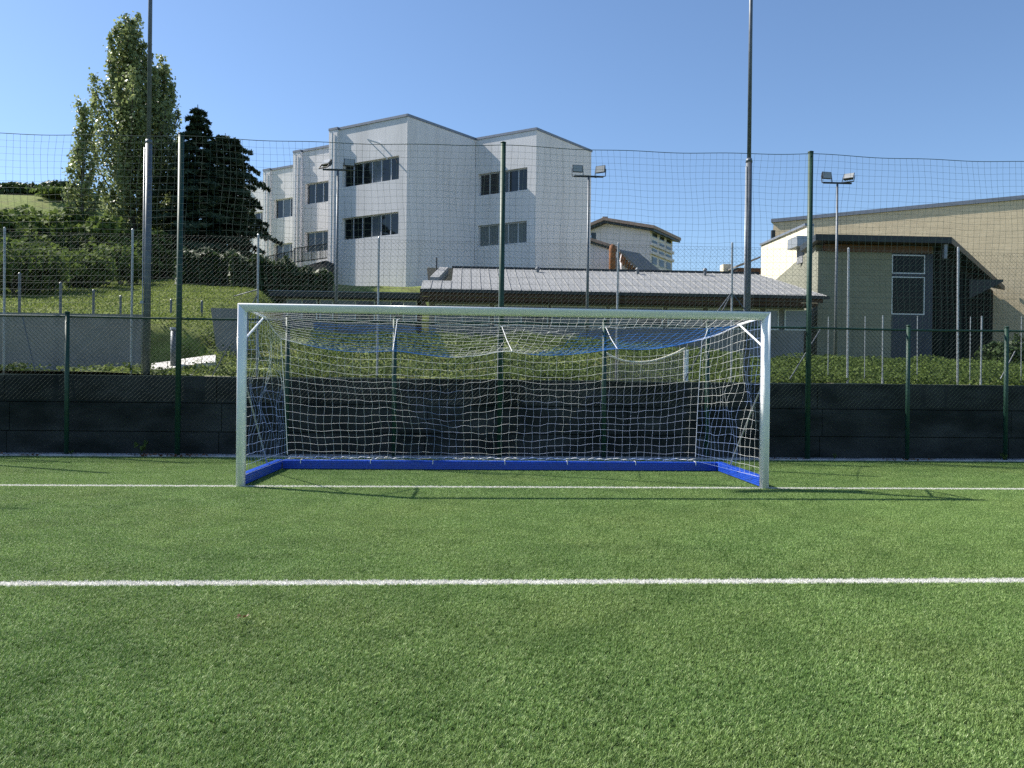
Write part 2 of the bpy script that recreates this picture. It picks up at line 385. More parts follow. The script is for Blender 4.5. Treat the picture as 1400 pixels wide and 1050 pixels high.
rows_b = 9; sb = 4.10/rows_b
grids = [(0, .06+TS/2+(rows_b-1)*sb/2, WX, (rows_b-1)*sb, NXT, rows_b),
         (0, -.06-5.26/2, WX, TS*10, NXT, 11),
         (0, -5.44-TS*9, WX, TS*17, NXT, 18)]
md = turf.modifiers.new('tiles', 'NODES'); md.node_group = grid_group('turf_tiles', grids, 4)
for nm, yc, lb in (('goal_line', 0.0, 'white goal line running under the goal posts'), ('goal_area_line', -5.38, 'white goal area line across the turf in front of the goal')):
    V, F, rv = blade_tile(3000, TS, .112, RNG, .014, .027)
    o = mesh_np(nm, V, F, M['blade_white'], rnd=rv); tag(o, lb, 'pitch line', kind='structure')
    md = o.modifiers.new('tiles', 'NODES'); md.node_group = grid_group(nm+'_tiles', [(0, yc, WX, 0, NXT, 1)], 2)
    mb = MB(); mb.box((-WX/2, yc-.056, .0), (WX/2, yc+.056, .006))
    part('line_backing', mb, M['rope_white'], o)

# ------------------------------------------------------------------ retaining wall and kerb
WT = 1.555; WY = 4.55
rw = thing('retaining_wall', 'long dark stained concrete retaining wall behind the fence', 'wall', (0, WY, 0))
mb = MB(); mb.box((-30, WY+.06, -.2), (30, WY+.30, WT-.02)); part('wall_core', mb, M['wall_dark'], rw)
def panel_mesh(wd, ht):
    mb = MB(); c = .006
    x0, x1, z0, z1 = -wd/2+.0015, wd/2-.0015, .004, ht-.003
    mb.add([(x0, 0.06, z0), (x1, .06, z0), (x1, .06, z1), (x0, .06, z1), (x0+c, 0, z0+c), (x1-c, 0, z0+c), (x1-c, 0, z1-c), (x0+c, 0, z1-c)],
           [(4, 5, 6, 7), (0, 1, 5, 4), (1, 2, 6, 5), (2, 3, 7, 6), (3, 0, 4, 7)])
    me = bpy.data.meshes.new('concrete_panel'); me.from_pydata(mb.v, [], mb.f); me.materials.append(M['wall_dark']); me.update(); return me
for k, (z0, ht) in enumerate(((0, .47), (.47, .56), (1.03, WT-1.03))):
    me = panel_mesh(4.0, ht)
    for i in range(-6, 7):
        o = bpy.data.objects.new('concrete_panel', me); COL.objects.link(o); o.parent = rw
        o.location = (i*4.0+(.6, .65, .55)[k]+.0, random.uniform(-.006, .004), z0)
mb = MB()
x = -30.0
while x < 30:
    L_ = random.uniform(.7, 2.2); mb.box((x, WY+.0, WT-.022), (x+L_, WY+.31, WT+random.uniform(0, .012))); x += L_+.002
part('coping', mb, mat('dusty_coping', (.20, .19, .155), .95, .4, 5, bump=.4), rw)
mb = MB(); x = -30.0
while x < 30:
    mb.box((x, 4.19, -.05), (x+1.99, WY+.03, .045+random.uniform(-.006, .006))); x += 2.0
tag(part('kerb', mb, M['kerb']), 'pale concrete kerb along the foot of the dark wall', 'kerb', kind='structure')

# ------------------------------------------------------------------ green ball-stop fence
FY = 4.28
SPX = 2.0545; X0 = .07
fence = thing('green_fence', 'dark green chain link fence with tall and short posts behind the goal', 'fence', (0, FY, 0))
def post_mesh(h, r=.038):
    mb = MB(); mb.tube([(0, 0, 0), (0, 0, h-.02)], r, 14); mb.tube([(0, 0, h-.02), (0, 0, h), (0, 0, h+.012)], [r+.006, r+.006, r*.5], 14)
    me = bpy.data.meshes.new('fence_post'); me.from_pydata(mb.v, [], mb.f); me.materials.append(M['green_paint']); me.update()
    me.polygons.foreach_set('use_smooth', [len(p.vertices) == 4 for p in me.polygons]); return me
mt_, ms_ = post_mesh(6.19, .052), post_mesh(2.74, .042)
for i in range(-7, 8):
    tall = i % 3 == 0
    o = bpy.data.objects.new('tall_post' if tall else 'short_post', mt_ if tall else ms_); COL.objects.link(o); o.parent = fence
    o.location = (X0+i*SPX, random.uniform(-.01, .01), .0); o.rotation_euler = (random.uniform(-.004, .004), random.uniform(-.003, .003), random.uniform(0, 6))
FX0, FX1 = X0-7*SPX, X0+7*SPX
mb = MB(); mb.tube([(x, FY+.055, 2.655+.008*math.sin(x*1.3)) for x in np.linspace(FX0, FX1, 43)], .021, 8); part('top_rail', mb, M['green_paint'], fence, smooth=True)
def chain_link(x0, x1, z0, z1, y, p, r, rng, wob=.012):
    """two sets of crossing diagonal wires, p = horizontal pitch of the mesh"""
    P = []
    hgt = z1-z0
    for sgn in (1, -1):
        a0 = x0-hgt if sgn > 0 else x0
        n = int((x1-x0+hgt)/p)
        for i in range(n):
            xa = a0+i*p
            zz = np.linspace(z0, z1, 6)
            xx = xa+(zz-z0) if sgn > 0 else xa+p*.5-(zz-z0)
            k = (xx >= x0) & (xx <= x1)
            if k.sum() < 2: continue
            zz, xx = zz[k], xx[k]
            yy = y+sgn*r*.9+wob*np.sin(xx*2.1+.7)*np.sin(zz*2.6)
            P.append(np.stack([xx+.006*np.sin(zz*5+xx), yy, zz], -1))
    return strands(P, r)
V, F = chain_link(FX0, FX1, .05, 2.66, FY+.05, .085, .0021, RNG)
o = mesh_np('chain_link_mesh', V, F, M['green_wire'], fence)
P = [np.stack([np.linspace(FX0, FX1, 90), np.full(90, FY+.048), z+.006*np.sin(np.linspace(FX0, FX1, 90)*3+z)], -1) for z in (.07, .95, 1.8)]
V, F = strands(P, .003); mesh_np('tension_wire', V, F, M['green_wire'], fence)
# ball-stop net above the fence, hung from the tall posts
bn = thing('ball_stop_net', 'dark green square mesh ball net strung high between the tall posts', 'net', (0, FY, 2.7))
def rope_z(x):
    t = ((x-X0)/(3*SPX)) % 1.0
    return 6.12-.05*4*t*(1-t)+.01*np.sin(x*3.1)
def netp(x, z):          # drape of the ball net
    top = rope_z(x); f = (z-2.66)/(6.12-2.66)
    zz = 2.66+(top-2.66)*f
    xx = x+.025*np.sin(z*2.3+x*.9)+.012*np.sin(x*5.1+z*4.0)
    zz = zz+(.02*np.sin(x*1.9+z)+.008*np.sin(x*7+z*3))*np.sin(np.pi*np.clip(f, 0, 1))
    yy = FY-.06+.05*np.sin(x*.8+z*.7)*np.sin(np.pi*np.clip(f, 0, 1))
    return np.stack([xx, yy, zz], -1)
P = []
for x in np.arange(FX0+.06, FX1-.03, .128):
    z = np.linspace(2.66, 6.12, 16); P.append(netp(np.full(16, x)+RNG.normal(0, .004), z))
for z in np.arange(2.66, 6.13, .128):
    x = np.linspace(FX0+.05, FX1-.05, 170); P.append(netp(x, np.full(170, z)))
V, F = strands(P, .0021); mesh_np('net_mesh', V, F, M['green_twine'], bn)
x = np.linspace(FX0, FX1, 200); V, F = strands([np.stack([x, np.full(200, FY-.06), rope_z(x)], -1)], .0065, 5); mesh_np('top_rope', V, F, M['green_twine'], bn)

# ------------------------------------------------------------------ galvanised fence on top of the wall
UY = 4.92
uf = thing('wall_top_fence', 'galvanised chain link fence standing on top of the dark wall', 'fence', (0, UY, WT))
mb = MB(); hpost = 2.86
mb.tube([(0, 0, -.1), (0, 0, hpost)], .022, 10); mb.tube([(0, 0, hpost), (0, 0, hpost+.02)], [.024, .01], 10)
mp_ = bpy.data.meshes.new('galvanised_post'); mp_.from_pydata(mb.v, [], mb.f); mp_.materials.append(M['galv']); mp_.update()
UPX = [.05+2.427*i for i in range(-6, 7)]
for x in UPX:
    o = bpy.data.objects.new('galvanised_post', mp_); COL.objects.link(o); o.parent = uf
    o.location = (x+random.uniform(-.03, .03), 0, random.uniform(-.04, .04)); o.rotation_euler = (random.uniform(-.006, .006), random.uniform(-.008, .008), 0)
V, F = chain_link(UPX[0], UPX[-1], WT+.05, WT+2.80, UY-.03, .085, .0016, RNG, .02); mesh_np('chain_link_mesh', V, F, M['galv_wire'], uf)
P = [np.stack([np.linspace(UPX[0], UPX[-1], 60), np.full(60, UY-.03), WT+z-.012*np.abs(np.sin((np.linspace(UPX[0], UPX[-1], 60)-.05)*math.pi/2.427))], -1) for z in (.08, .95, 1.85, 2.80)]
V, F = strands(P, .002); mesh_np('line_wire', V, F, M['galv_wire'], uf)
for (a, b) in (((1000, 401), (976, 432)), ((1001, 401), (1024, 430)), ((1000, 402), (936, 520)), ((1122, 450), (1080, 518)), ((1388, 480), (1368, 518)), ((352, 403), (290, 514)), ((320, 405), (352, 396)), ((30, 430), (48, 508))):
    A, B = at_y(*a, UY-.01), at_y(*b, UY-.12)
    mb = MB(); mb.tube([A, B], .012, 6); part('brace', mb, M['galv_dull'], uf)

# ------------------------------------------------------------------ floodlight masts and lamps
def lamp_head(name, parent, loc, yaw, tilt, w_=.62, h_=.46, d_=.16):
    mb = MB()
    hw, hh = w_/2, h_/2
    mb.add([(-hw, 0, -hh), (hw, 0, -hh), (hw, 0, hh), (-hw, 0, hh), (-hw*.8, d_, -hh*.75), (hw*.8, d_, -hh*.75), (hw*.8, d_, hh*.75), (-hw*.8, d_, hh*.75)],
           [(4, 5, 6, 7), (0, 1, 5, 4), (1, 2, 6, 5), (2, 3, 7, 6), (3, 0, 4, 7), (0, 3, 2, 1)])
    for k in range(5): mb.box((-hw*.7+k*hw*.33, d_, -hh*.6), (-hw*.7+k*hw*.33+.012, d_+.04, hh*.6))
    for s in (-1, 1): mb.box((s*(hw+.012)-.006, .02, -hh-.12), (s*(hw+.012)+.006, .06, 0))
    mb.box((-hw-.018, .02, -hh-.13), (hw+.018, .06, -hh-.118))
    o = part(name, mb, M['lamp_black'], parent); o.location = loc; o.rotation_euler = (tilt, 0, yaw)
    lb = MB(); lb.box((-hw*.88, -.012, -hh*.85), (hw*.88, -.003, hh*.85)); part('lens', lb, M['lens'], o)
    return o
def mast(x, y, z, label, heads, conduit=True):
    t = thing('floodlight_mast', label, 'floodlight mast', (x, y, z), 'tall floodlight masts along the pitch', local=True)
    mb = MB(); mb.tube([(0, 0, -.2), (0, 0, 4.62)], [.070, .062], 20); part('lower_tube', mb, M['galv_dull'], t, smooth=True)
    mb = MB(); mb.tube([(0, 0, 4.58), (0, 0, 4.66)], [.072, .058], 20); part('collar', mb, M['galv_dull'], t, smooth=True)
    mb = MB(); mb.tube([(0, 0, 4.62), (0, 0, 10.2)], [.042, .034], 20); part('upper_tube', mb, M['galv_dull'], t, smooth=True)
    if conduit:
        mb = MB(); mb.tube([(-.079, -.03, -.1), (-.079, -.03, 1.5), (-.073, -.03, 4.5)], .010, 8); part('conduit', mb, M['galv'], t, smooth=True)
        mb = MB(); mb.box((-.11, -.07, 1.42), (-.045, -.01, 1.47)); part('conduit_clip', mb, M['galv'], t)
    mb = MB(); mb.tube([(-.62, 0, 10.2), (.62, 0, 10.2)], .035, 8); part('crossarm', mb, M['galv_dull'], t)
    for (dx, yaw) in heads: lamp_head('lamp_head', t, (dx, -.22, 9.72), yaw, R(-32), .8, .55, .2)
    return t
pb = at_y(197, 510, 5.0); mast(-6.91, 4.86, WT, 'tall grey floodlight mast with a thin conduit, left of the goal', ((-.42, .15), (.42, -.1)))
mast(5.23, 5.0, WT, 'tall grey floodlight mast rising behind the right end of the goal', ((-.42, .1), (.42, -.15)), True)
mast(-16.2, 2.6, 0.0, 'tall grey floodlight mast beside the pitch, beyond the left edge', ((-.42, 1.0), (.42, 1.3)), False)

def lamp_post(x, y, label, yaws):
    z0 = hz(x, y)
    t = thing('lamp_post', label, 'lamp post', (x, y, z0), 'small twin floodlights in front of the low building', local=True)
    top = 8.08-z0
    mb = MB(); mb.tube([(0, 0, -.2), (0, 0, top*.45), (0, 0, top)], [.055, .045, .032], 12); part('pole', mb, M['galv_dull'], t, smooth=True)
    mb = MB(); mb.box((-.47, -.025, top), (.47, .025, top+.05)); part('crossarm', mb, M['dark_trim'], t)
    for s, (yw, tl) in zip((-1, 1), yaws): lamp_head('lamp_head', t, (s*.36, -.03, top+.26), yw, tl, .34, .24, .1)
P_ = at_y(462, 230, 14); lamp_post(P_[0], 14, 'twin headed lamp post in front of the white school building', ((-.6, R(-40)), (.2, R(-15))))
P_ = at_y(805, 236, 14); lamp_post(P_[0], 14, 'twin headed lamp post between the school and the distant apartments', ((.1, R(-8)), (-.6, R(-10))))
P_ = at_y(1145, 244, 14); lamp_post(P_[0], 14, 'twin headed lamp post in front of the beige sports hall', ((.15, R(-10)), (-.7, R(-35))))

# ------------------------------------------------------------------ the goal
goal = thing('soccer_goal', 'white football goal with blue ground bars and a white and blue net', 'goal', (0, 0, 0))
pw = .06
prof = []
for k in range(24):          # rounded rectangle
    a = 2*math.pi*(k+.5)/24; c, s_ = math.cos(a), math.sin(a)
    q = (abs(c)**3.2+abs(s_)**3.2)**(-1/3.2)
    prof.append((pw*q*c, pw*q*s_))
for s in (-1, 1):
    n = len(prof)
    vs = [(s*3.72+a, b, 0.0) for a, b in prof]+[(s*3.72+a, b, 2.50+s*a) for a, b in prof]
    fs = [(i, (i+1) % n, n+(i+1) % n, n+i) for i in range(n)]+[tuple(range(n-1, -1, -1)), tuple(range(n, 2*n))]
    mb = MB(); mb.add(vs, fs); o = part('post', mb, M['white_paint'], goal)
    me = o.data; me.polygons.foreach_set('use_smooth', [len(p.vertices) == 4 for p in me.polygons])
n = len(prof)
vs = [(-3.718-a, b, 2.50+a) for a, b in prof]+[(3.718+a, b, 2.50+a) for a, b in prof]
mb = MB(); mb.add(vs, [(i, (i+1) % n, n+(i+1) % n, n+i) for i in range(n)]+[tuple(range(n-1, -1, -1)), tuple(range(n, 2*n))])
o = part('crossbar', mb, M['white_paint'], goal); o.data.polygons.foreach_set('use_smooth', [len(p.vertices) == 4 for p in o.data.polygons])
# ground bars: ribbed blue profile
def bar_profile(w_, h_):
    pts = [(-w_/2+.012, 0), (w_/2-.012, 0), (w_/2, .012)]
    for k in range(4):
        z0 = .018+k*(h_-.04)/4; z1 = z0+(h_-.04)/4
        pts += [(w_/2, z0), (w_/2, z1-.010), (w_/2-.007, z1-.008), (w_/2-.007, z1-.002)]
    pts += [(w_/2, h_-.014), (w_/2-.014, h_), (-w_/2+.014, h_), (-w_/2, h_-.014)]
    for k in range(3, -1, -1):
        z0 = .018+k*(h_-.04)/4; z1 = z0+(h_-.04)/4
        pts += [(-w_/2+.007, z1-.002), (-w_/2+.007, z1-.008), (-w_/2, z1-.010), (-w_/2, z0)]
    pts += [(-w_/2, .012)]
    return pts
BW, BH = .12, .15
RB = 2.20      # rear bar y
xl, xr = -3.70, 3.78
pr = bar_profile(BW, BH)
mb = MB(); mb.extrude([(0, a, b) for a, b in pr], (xl+.075, RB, .02), (xr-.075, RB, .02)); part('rear_bar', mb, M['blue_bar'], goal)
for s, xa, xb in ((-1, -3.735, xl), (1, 3.735, xr)):
    mb = MB(); a = np.array([xa, .07, .02]); b = np.array([xb, RB+.065, .02])
    mb.extrude([(p, 0, q) for p, q in pr], a, b); part('side_bar', mb, M['blue_bar'], goal)
for s in (-1, 1):             # net brackets at the top corners and struts to the side bars
    mb = MB(); A = np.array([s*3.70, .06, 2.49]); E_ = np.array([s*3.64, .95, 2.44])
    mb.tube([A, E_], .017, 8); part('net_arm', mb, M['white_paint'], goal)
    mb = MB(); mb.tube([np.array([s*3.70, .05, 2.06]), np.array([s*3.65, .88, 2.425])], .015, 8); part('arm_strut', mb, M['white_paint'], goal)
    mb = MB(); mb.tube([np.array([s*3.72, .05, 1.58]), np.array([s*3.74, 1.55, .19])], .013, 8); part('rear_strut', mb, M['galv'], goal)
# net surfaces
def spline(pts, n):
    pts = np.array(pts, float); d = np.r_[0, np.cumsum(np.linalg.norm(np.diff(pts, axis=0), axis=1))]; d /= d[-1]
    t = np.linspace(0, 1, n)
    # catmull-rom through the points
    out = np.zeros((n, 3)); k = np.clip(np.searchsorted(d, t, side='right')-1, 0, len(pts)-2)
    u = (t-d[k])/(d[k+1]-d[k])
    m = np.gradient(pts, d, axis=0)
    hh = (d[k+1]-d[k])[:, None]; u = u[:, None]
    out = (2*u**3-3*u**2+1)*pts[k]+(u**3-2*u**2+u)*hh*m[k]+(-2*u**3+3*u**2)*pts[k+1]+(u**3-u**2)*hh*m[k+1]
    return out
RY = 1.95
rope_px = [(384, 463), (420, 472), (460, 479), (500, 481.5), (540, 480), (580, 485), (620, 488.5), (655, 486), (690, 480.5), (730, 485), (765, 485.5), (805, 482), (843, 477), (880, 478), (915, 474), (960, 463)]
rope = np.array([at_y(a, b, RY) for a, b in rope_px])
NS = 58
ropeS = spline(rope, 200)
def on(curve, t):
    i = np.clip(t, 0, 1)*(len(curve)-1); k = np.minimum(i.astype(int), len(curve)-2); f = (i-k)[..., None]
    return curve[k]*(1-f)+curve[k+1]*f
crossC = np.stack([np.linspace(-3.655, 3.655, 200), np.full(200, .055), np.full(200, 2.475)], -1)
botx0, botx1 = at_y(389, 628, RY)[0], at_y(956, 628, RY)[0]
botC = np.stack([np.linspace(botx0, botx1, 200), np.full(200, RB-.02), .185+.012*np.sin(np.linspace(0, 60, 200))], -1)
armL, armR = np.array([-3.64, .95, 2.43]), np.array([3.64, .95, 2.43])
sideTL = spline([(-3.66, .06, 2.46), armL, tuple((armL+rope[0])/2+np.array([0, 0, -.02])), rope[0]], 60)
sideTR = spline([(3.66, .06, 2.46), armR, tuple((armR+rope[-1])/2+np.array([0, 0, -.02])), rope[-1]], 60)
cornL = np.array([rope[0]*(1-t)+np.array([botx0, RB-.02, .19])*t+np.array([0, .03, 0])*math.sin(math.pi*t) for t in np.linspace(0, 1, 60)])
cornR = np.array([rope[-1]*(1-t)+np.array([botx1, RB-.02, .19])*t+np.array([.0, .03, 0])*math.sin(math.pi*t) for t in np.linspace(0, 1, 60)])
def coons(c0, c1, d0, d1):       # c0(s) at t=0, c1(s) at t=1, d0(t) at s=0, d1(t) at s=1
    P00, P10, P01, P11 = c0[0], c0[-1], c1[0], c1[-1]
    def f(s, t):
        s_, t_ = s[..., None], t[..., None]
        return ((1-t_)*on(c0, s)+t_*on(c1, s)+(1-s_)*on(d0, t)+s_*on(d1, t)
                - ((1-s_)*(1-t_)*P00+s_*(1-t_)*P10+(1-s_)*t_*P01+s_*t_*P11))
    return f
def nz2(a, b, seed):
    r = np.random.default_rng(seed); v = 0
    for k in range(5):
        v = v+r.uniform(.4, 1)*np.sin(a*r.uniform(2, 9)+b*r.uniform(2, 9)*r.choice([-1, 1])+r.uniform(0, 6))
    return v/5
def net_panel(fn, ns, nt_, seed, nvec, amp, blue, r=.0020, wob=.024):
    P, C = [], []
    rg = np.random.default_rng(seed)
    def ev(s, t):
        e = np.sin(np.pi*np.clip(s, 0, 1))**.5*np.sin(np.pi*np.clip(t, 0, 1))**.5
        p = fn(s, t)
        d = (nz2(s*2, t*2, seed)*amp)[..., None]*np.array(nvec)
        j = np.stack([nz2(s*ns*.35, t*nt_*.3, seed+1), nz2(s*9, t*9, seed+2), nz2(s*ns*.3, t*nt_*.4, seed+3)], -1)*wob
        return p+e[..., None]*(d+j)
    m = 3
    for i in range(ns+1):
        t = np.linspace(0, 1, nt_*m+1); P.append(ev(np.full_like(t, i/ns), t)); C.append(blue(np.full_like(t, i/ns), t))
    for j in range(nt_+1):
        s = np.linspace(0, 1, ns*m+1); P.append(ev(s, np.full_like(s, j/nt_))); C.append(blue(s, np.full_like(s, j/nt_)))
    V, F = strands(P, r)
    return V, F, np.repeat(np.concatenate(C), 3)
def bl_top(s, t): return ((np.abs(s-.23) < .10+.07*t) & (t > .3) | (s > .58+.12*(1-t)) & (s < .98) & (t > .3)).astype(float)
def bl_back(s, t): return ((s > .25+.1*t) & (s < .42) & (t > .3) | (s > .78-.15*t) & (s < .97) & (t > .35) | (s > .56) & (s < .66) & (t > .45)).astype(float)*.45
def bl_left(s, t): return ((t > .45) & (s > .05) | (s < .35) & (t < .25)).astype(float)*.65
def bl_right(s, t): return ((s < .3) & (t < .55) | (t > .55) & (s > .3)).astype(float)*.7
m, N, L, b = new_mat('net_cord')
a_ = N.new('ShaderNodeAttribute'); a_.attribute_name = 'blue'; mx = N.new('ShaderNodeMix'); mx.data_type = 'RGBA'
mx.inputs[6].default_value = (.82, .82, .80, 1); mx.inputs[7].default_value = (.012, .17, .60, 1); L.new(a_.outputs['Fac'], mx.inputs[0]); L.new(mx.outputs[2], b.inputs['Base Color']); b.inputs['Roughness'].default_value = .6
M['net'] = m
fr = np.array([0, 0, 1.0])
postL = np.stack([np.full(60, -3.665), np.full(60, .055), np.linspace(2.46, .17, 60)], -1); postR = postL*np.array([-1, 1, 1])
barL = np.stack([np.linspace(-3.70, botx0, 60), np.linspace(.1, RB-.02, 60), np.full(60, .188)], -1)
barR = np.stack([np.linspace(3.70, botx1, 60), np.linspace(.1, RB-.02, 60), np.full(60, .188)], -1)
Vs, Fs, Cs = [], [], []; off = 0
top_f = coons(crossC, ropeS, sideTL, sideTR)
def top_sag(s, t):
    p = top_f(s, t); p = p.copy(); p[..., 2] -= .10*np.sin(np.pi*t)**1.0*np.sin(np.pi*np.clip(s, 0, 1))**.3; return p
for fn, ns, nt_, sd, nv, am, bl in ((top_sag, NS, 16, 5, (0, 0, 1), .03, bl_top),
                                    (coons(ropeS, botC, cornL, cornR), NS-4, 15, 6, (0.25, 1, .45), .24, bl_back),
                                    (coons(sideTL, barL, postL, cornL), 15, 17, 7, (1, .2, .2), .17, bl_left),
                                    (coons(sideTR, barR, postR, cornR), 15, 17, 8, (1, .2, .2), .17, bl_right)):
    V, F, C = net_panel(fn, ns, nt_, sd, nv, am, bl); Vs.append(V); Fs.append(F+off); Cs.append(C); off += len(V)
net = mesh_np('net', np.concatenate(Vs), np.concatenate(Fs), M['net'], goal, rnd=np.concatenate(Cs), attr='blue')
P = [ropeS[::3], sideTL[::3], sideTR[::3], cornL[::3], cornR[::3]]
V, F = strands(P, .0055, 5)
c = np.concatenate([np.repeat(bl_top(np.linspace(0, 1, len(P[0])), np.ones(len(P[0]))), 5)] + [np.full(len(p)*5, v) for p, v in zip(P[1:], (0, .5, 0, .3))])
mesh_np('edge_rope', V, F, M['net'], net, rnd=c, attr='blue')
# lacing along the rear bar and the side bars
t = np.linspace(0, 1, 900)
lac = np.stack([botx0+(botx1-botx0)*t, RB-.01+.07*np.cos(t*300), .165+.03*np.abs(np.sin(t*150))+.02*np.sin(t*61)**2], -1)
lac[:, 2] += .02
V, F = strands([lac], .004, 4); mesh_np('lacing', V, F, M['net'], net, rnd=np.repeat((np.sin(t*23)+.4 > .55).astype(float)*.7, 4), attr='blue')
for px in (412, 507, 592, 690, 775, 868, 950):
    x = at_y(px, 632, RB)[0]; mb = MB(); mb.box((x-.006, RB-.066, .115), (x+.006, RB-.061, .176)); mb.box((x-.006, RB-.066, .171), (x+.006, RB+.065, .176)); part('net_tie', mb, M['rope_white'], goal)
for (a, ay), (b, by) in (((543, 437), (537, 479)), ((686, 446), (700, 480)), ((828, 447), (844, 477)), ((968, 449), (961, 465))):
    A, B = at_y(a, ay, FY-.05), at_y(b, by, RY)
    mb = MB(); mid = (A+B)/2+np.array([0, 0, -.03]); mb.tube([A, mid, B], .006, 6); part('tie_cord', mb, M['rope_white'], goal)
    kb = MB(); kb.tube([A+np.array([-.05, 0, .02]), A+np.array([0, -.01, -.01]), A+np.array([.05, 0, .02])], .008, 5); part('tie_knot', kb, M['rope_white'], goal)

# ------------------------------------------------------------------ foliage
def leaves(pos, nrm, size, rng, aspect=1.5):
    """rhombic leaf-sized faces around pos with normals scattered about nrm"""
    n = len(pos); nn = nrm+rng.normal(0, .65, (n, 3)); nn /= np.linalg.norm(nn, axis=1, keepdims=True)+1e-9
    t = rng.normal(0, 1, (n, 3)); t -= nn*(t*nn).sum(1, keepdims=True); t /= np.linalg.norm(t, axis=1, keepdims=True)+1e-9
    b = np.cross(nn, t); sz = (size*rng.uniform(.6, 1.35, n))[:, None]
    V = np.stack([pos-t*sz*aspect*.5, pos+b*sz*.5, pos+t*sz*aspect*.5+nn*sz*.15, pos-b*sz*.5], 1).reshape(-1, 3)
    return V, np.arange(n*4).reshape(n, 4), np.repeat(rng.uniform(0, 1, n), 4)
def blob(rng, c, rad, n, shell=.55):
    d = rng.normal(0, 1, (n, 3)); d /= np.linalg.norm(d, axis=1, keepdims=True)
    r = rng.uniform(shell**3, 1, n)**(1/3)
    lump = 1+.22*np.sin(d[:, 0]*5+c[0])*np.sin(d[:, 1]*6+c[1]*2)+.15*np.sin(d[:, 2]*9+c[0]*3)
    return c+d*rad*(r*lump)[:, None], d
def bush(name, label, cat, c, rad, n, size, mt, group=None, seed=0, lobes=7):
    rng = np.random.default_rng(seed); c = np.array(c, float); rad = np.array(rad, float)
    t = thing(name, label, cat, tuple(c), group)
    Ps, Ns = [], []
    for k in range(lobes):
        a = rng.uniform(0, 2*np.pi); q = rng.uniform(.15, .7)
        lc = c+np.array([math.cos(a)*rad[0]*q, math.sin(a)*rad[1]*q, rad[2]*rng.uniform(.35, 1.25)])
        lr = rad*rng.uniform(.35, .6)
        p, d = blob(rng, lc, lr, n//lobes, .4); Ps.append(p); Ns.append(d+np.array([0, 0, .4]))
    P = np.concatenate(Ps); k = P[:, 2] > H(P[:, 0], P[:, 1])-.05
    V, F, r = leaves(P[k], np.concatenate(Ns)[k], size, rng); mesh_np('crown', V, F, mt, t, rnd=r)
    mb = MB()
    for k in range(4):
        a = rng.uniform(0, 6.28); mb.tube([c+np.array([0, 0, -.1]), c+np.array([math.cos(a)*rad[0]*.25, math.sin(a)*rad[1]*.25, rad[2]*.6]), c+np.array([math.cos(a)*rad[0]*.5, math.sin(a)*rad[1]*.5, rad[2]*1.2])], [.07*rad[2]/2, .04*rad[2]/2, .01], 6)
    part('stem', mb, M['bark'], t)
    return t
# poplars: trunk, steep ascending limbs, leaf clumps along them
def poplar(label, base, height, wid, nb, nleaf, seed, lean=(0, 0), size=.22, crown0=.06):
    rng = np.random.default_rng(seed); base = np.array(base, float)
    t = thing('poplar_tree', label, 'tree', tuple(base), 'poplars on the bank left of the school')
    mb = MB(); top = base+np.array([lean[0], lean[1], height])
    ax = lambda f: base+(top-base)*f+np.array([.25*math.sin(f*5+seed), .2*math.sin(f*4), 0])*f
    mb.tube([ax(f) for f in np.linspace(0, .97, 10)], [height*.016*(1-f*.92)+.02 for f in np.linspace(0, 1, 10)], 10); part('trunk', mb, M['bark'], t, smooth=True)
    lm = MB(); Ps, Ns = [], []
    for k in range(nb):
        f = crown0+(.93-crown0)*(k+.5)/nb; a = k*2.4+rng.uniform(-.5, .5)
        env = wid*min(1.0, .55+f*1.6)*(1-max(0, f-.38)/.62)**.75*rng.uniform(.65, 1.12)
        ln = max(.10*height, env*1.9)*rng.uniform(.85, 1.15)
        p0 = ax(f); d = np.array([math.cos(a), math.sin(a), 0])
        path = [p0+d*env*(1-(1-q)**1.6)+np.array([0, 0, ln*q]) for q in np.linspace(0, 1, 6)]
        lm.tube(path, [.055*(1-q)+.012 for q in np.linspace(0, 1, 6)], 5, cap=False)
        m = int(nleaf/nb*(.45+env/wid)); q = rng.uniform(.12, 1.05, m)
        pp = np.array([np.interp(q, np.linspace(0, 1, 6), [p[i] for p in path]) for i in range(3)]).T
        spread = (.20+.55*np.sin(np.pi*np.clip(q, 0, 1))**.7)*max(.5, env*.36)
        clump = rng.normal(0, 1, (8, 3))*np.array([.5, .5, .9])
        pp = pp+rng.normal(0, 1, (m, 3))*spread[:, None]*np.array([.5, .5, .75])+clump[rng.integers(0, 8, m)]*spread[:, None]*.5
        Ps.append(pp); Ns.append(np.tile(d*.7+np.array([0, 0, .35]), (m, 1)))
    part('limbs', lm, M['bark'], t, smooth=True)['kind'] = 'stuff'
    V, F, r = leaves(np.concatenate(Ps), np.concatenate(Ns), size, rng, 1.25); mesh_np('crown', V, F, M['leaf_poplar'], t, rnd=r)
    return t
def place(px, py, d):
    p = at_d(px, py, d); return p
p = place(184, 388, 50); zt = at_d(170, 12, 50)[2]; b = (p[0], p[1], hz(p[0], p[1]))
poplar('tall broad poplar, the highest tree, on the bank left of the conifers', b, zt-b[2]-.8, 2.5, 64, 27000, 3, (-.75, 0), .15)
p = place(212, 388, 51.5); zt = at_d(222, 72, 51.5)[2]; b = (p[0], p[1], hz(p[0], p[1]))
poplar('shorter poplar merging with the right side of the tallest poplar', b, zt-b[2]-.8, 1.7, 34, 10000, 9, (.3, 0), .15)
p = place(113, 395, 47); zt = at_d(106, 128, 47)[2]; b = (p[0], p[1], hz(p[0], p[1]))
poplar('slim sparse poplar standing leftmost of the poplars', b, zt-b[2]-.6, 1.0, 26, 4600, 4, (-.3, 0), .14)

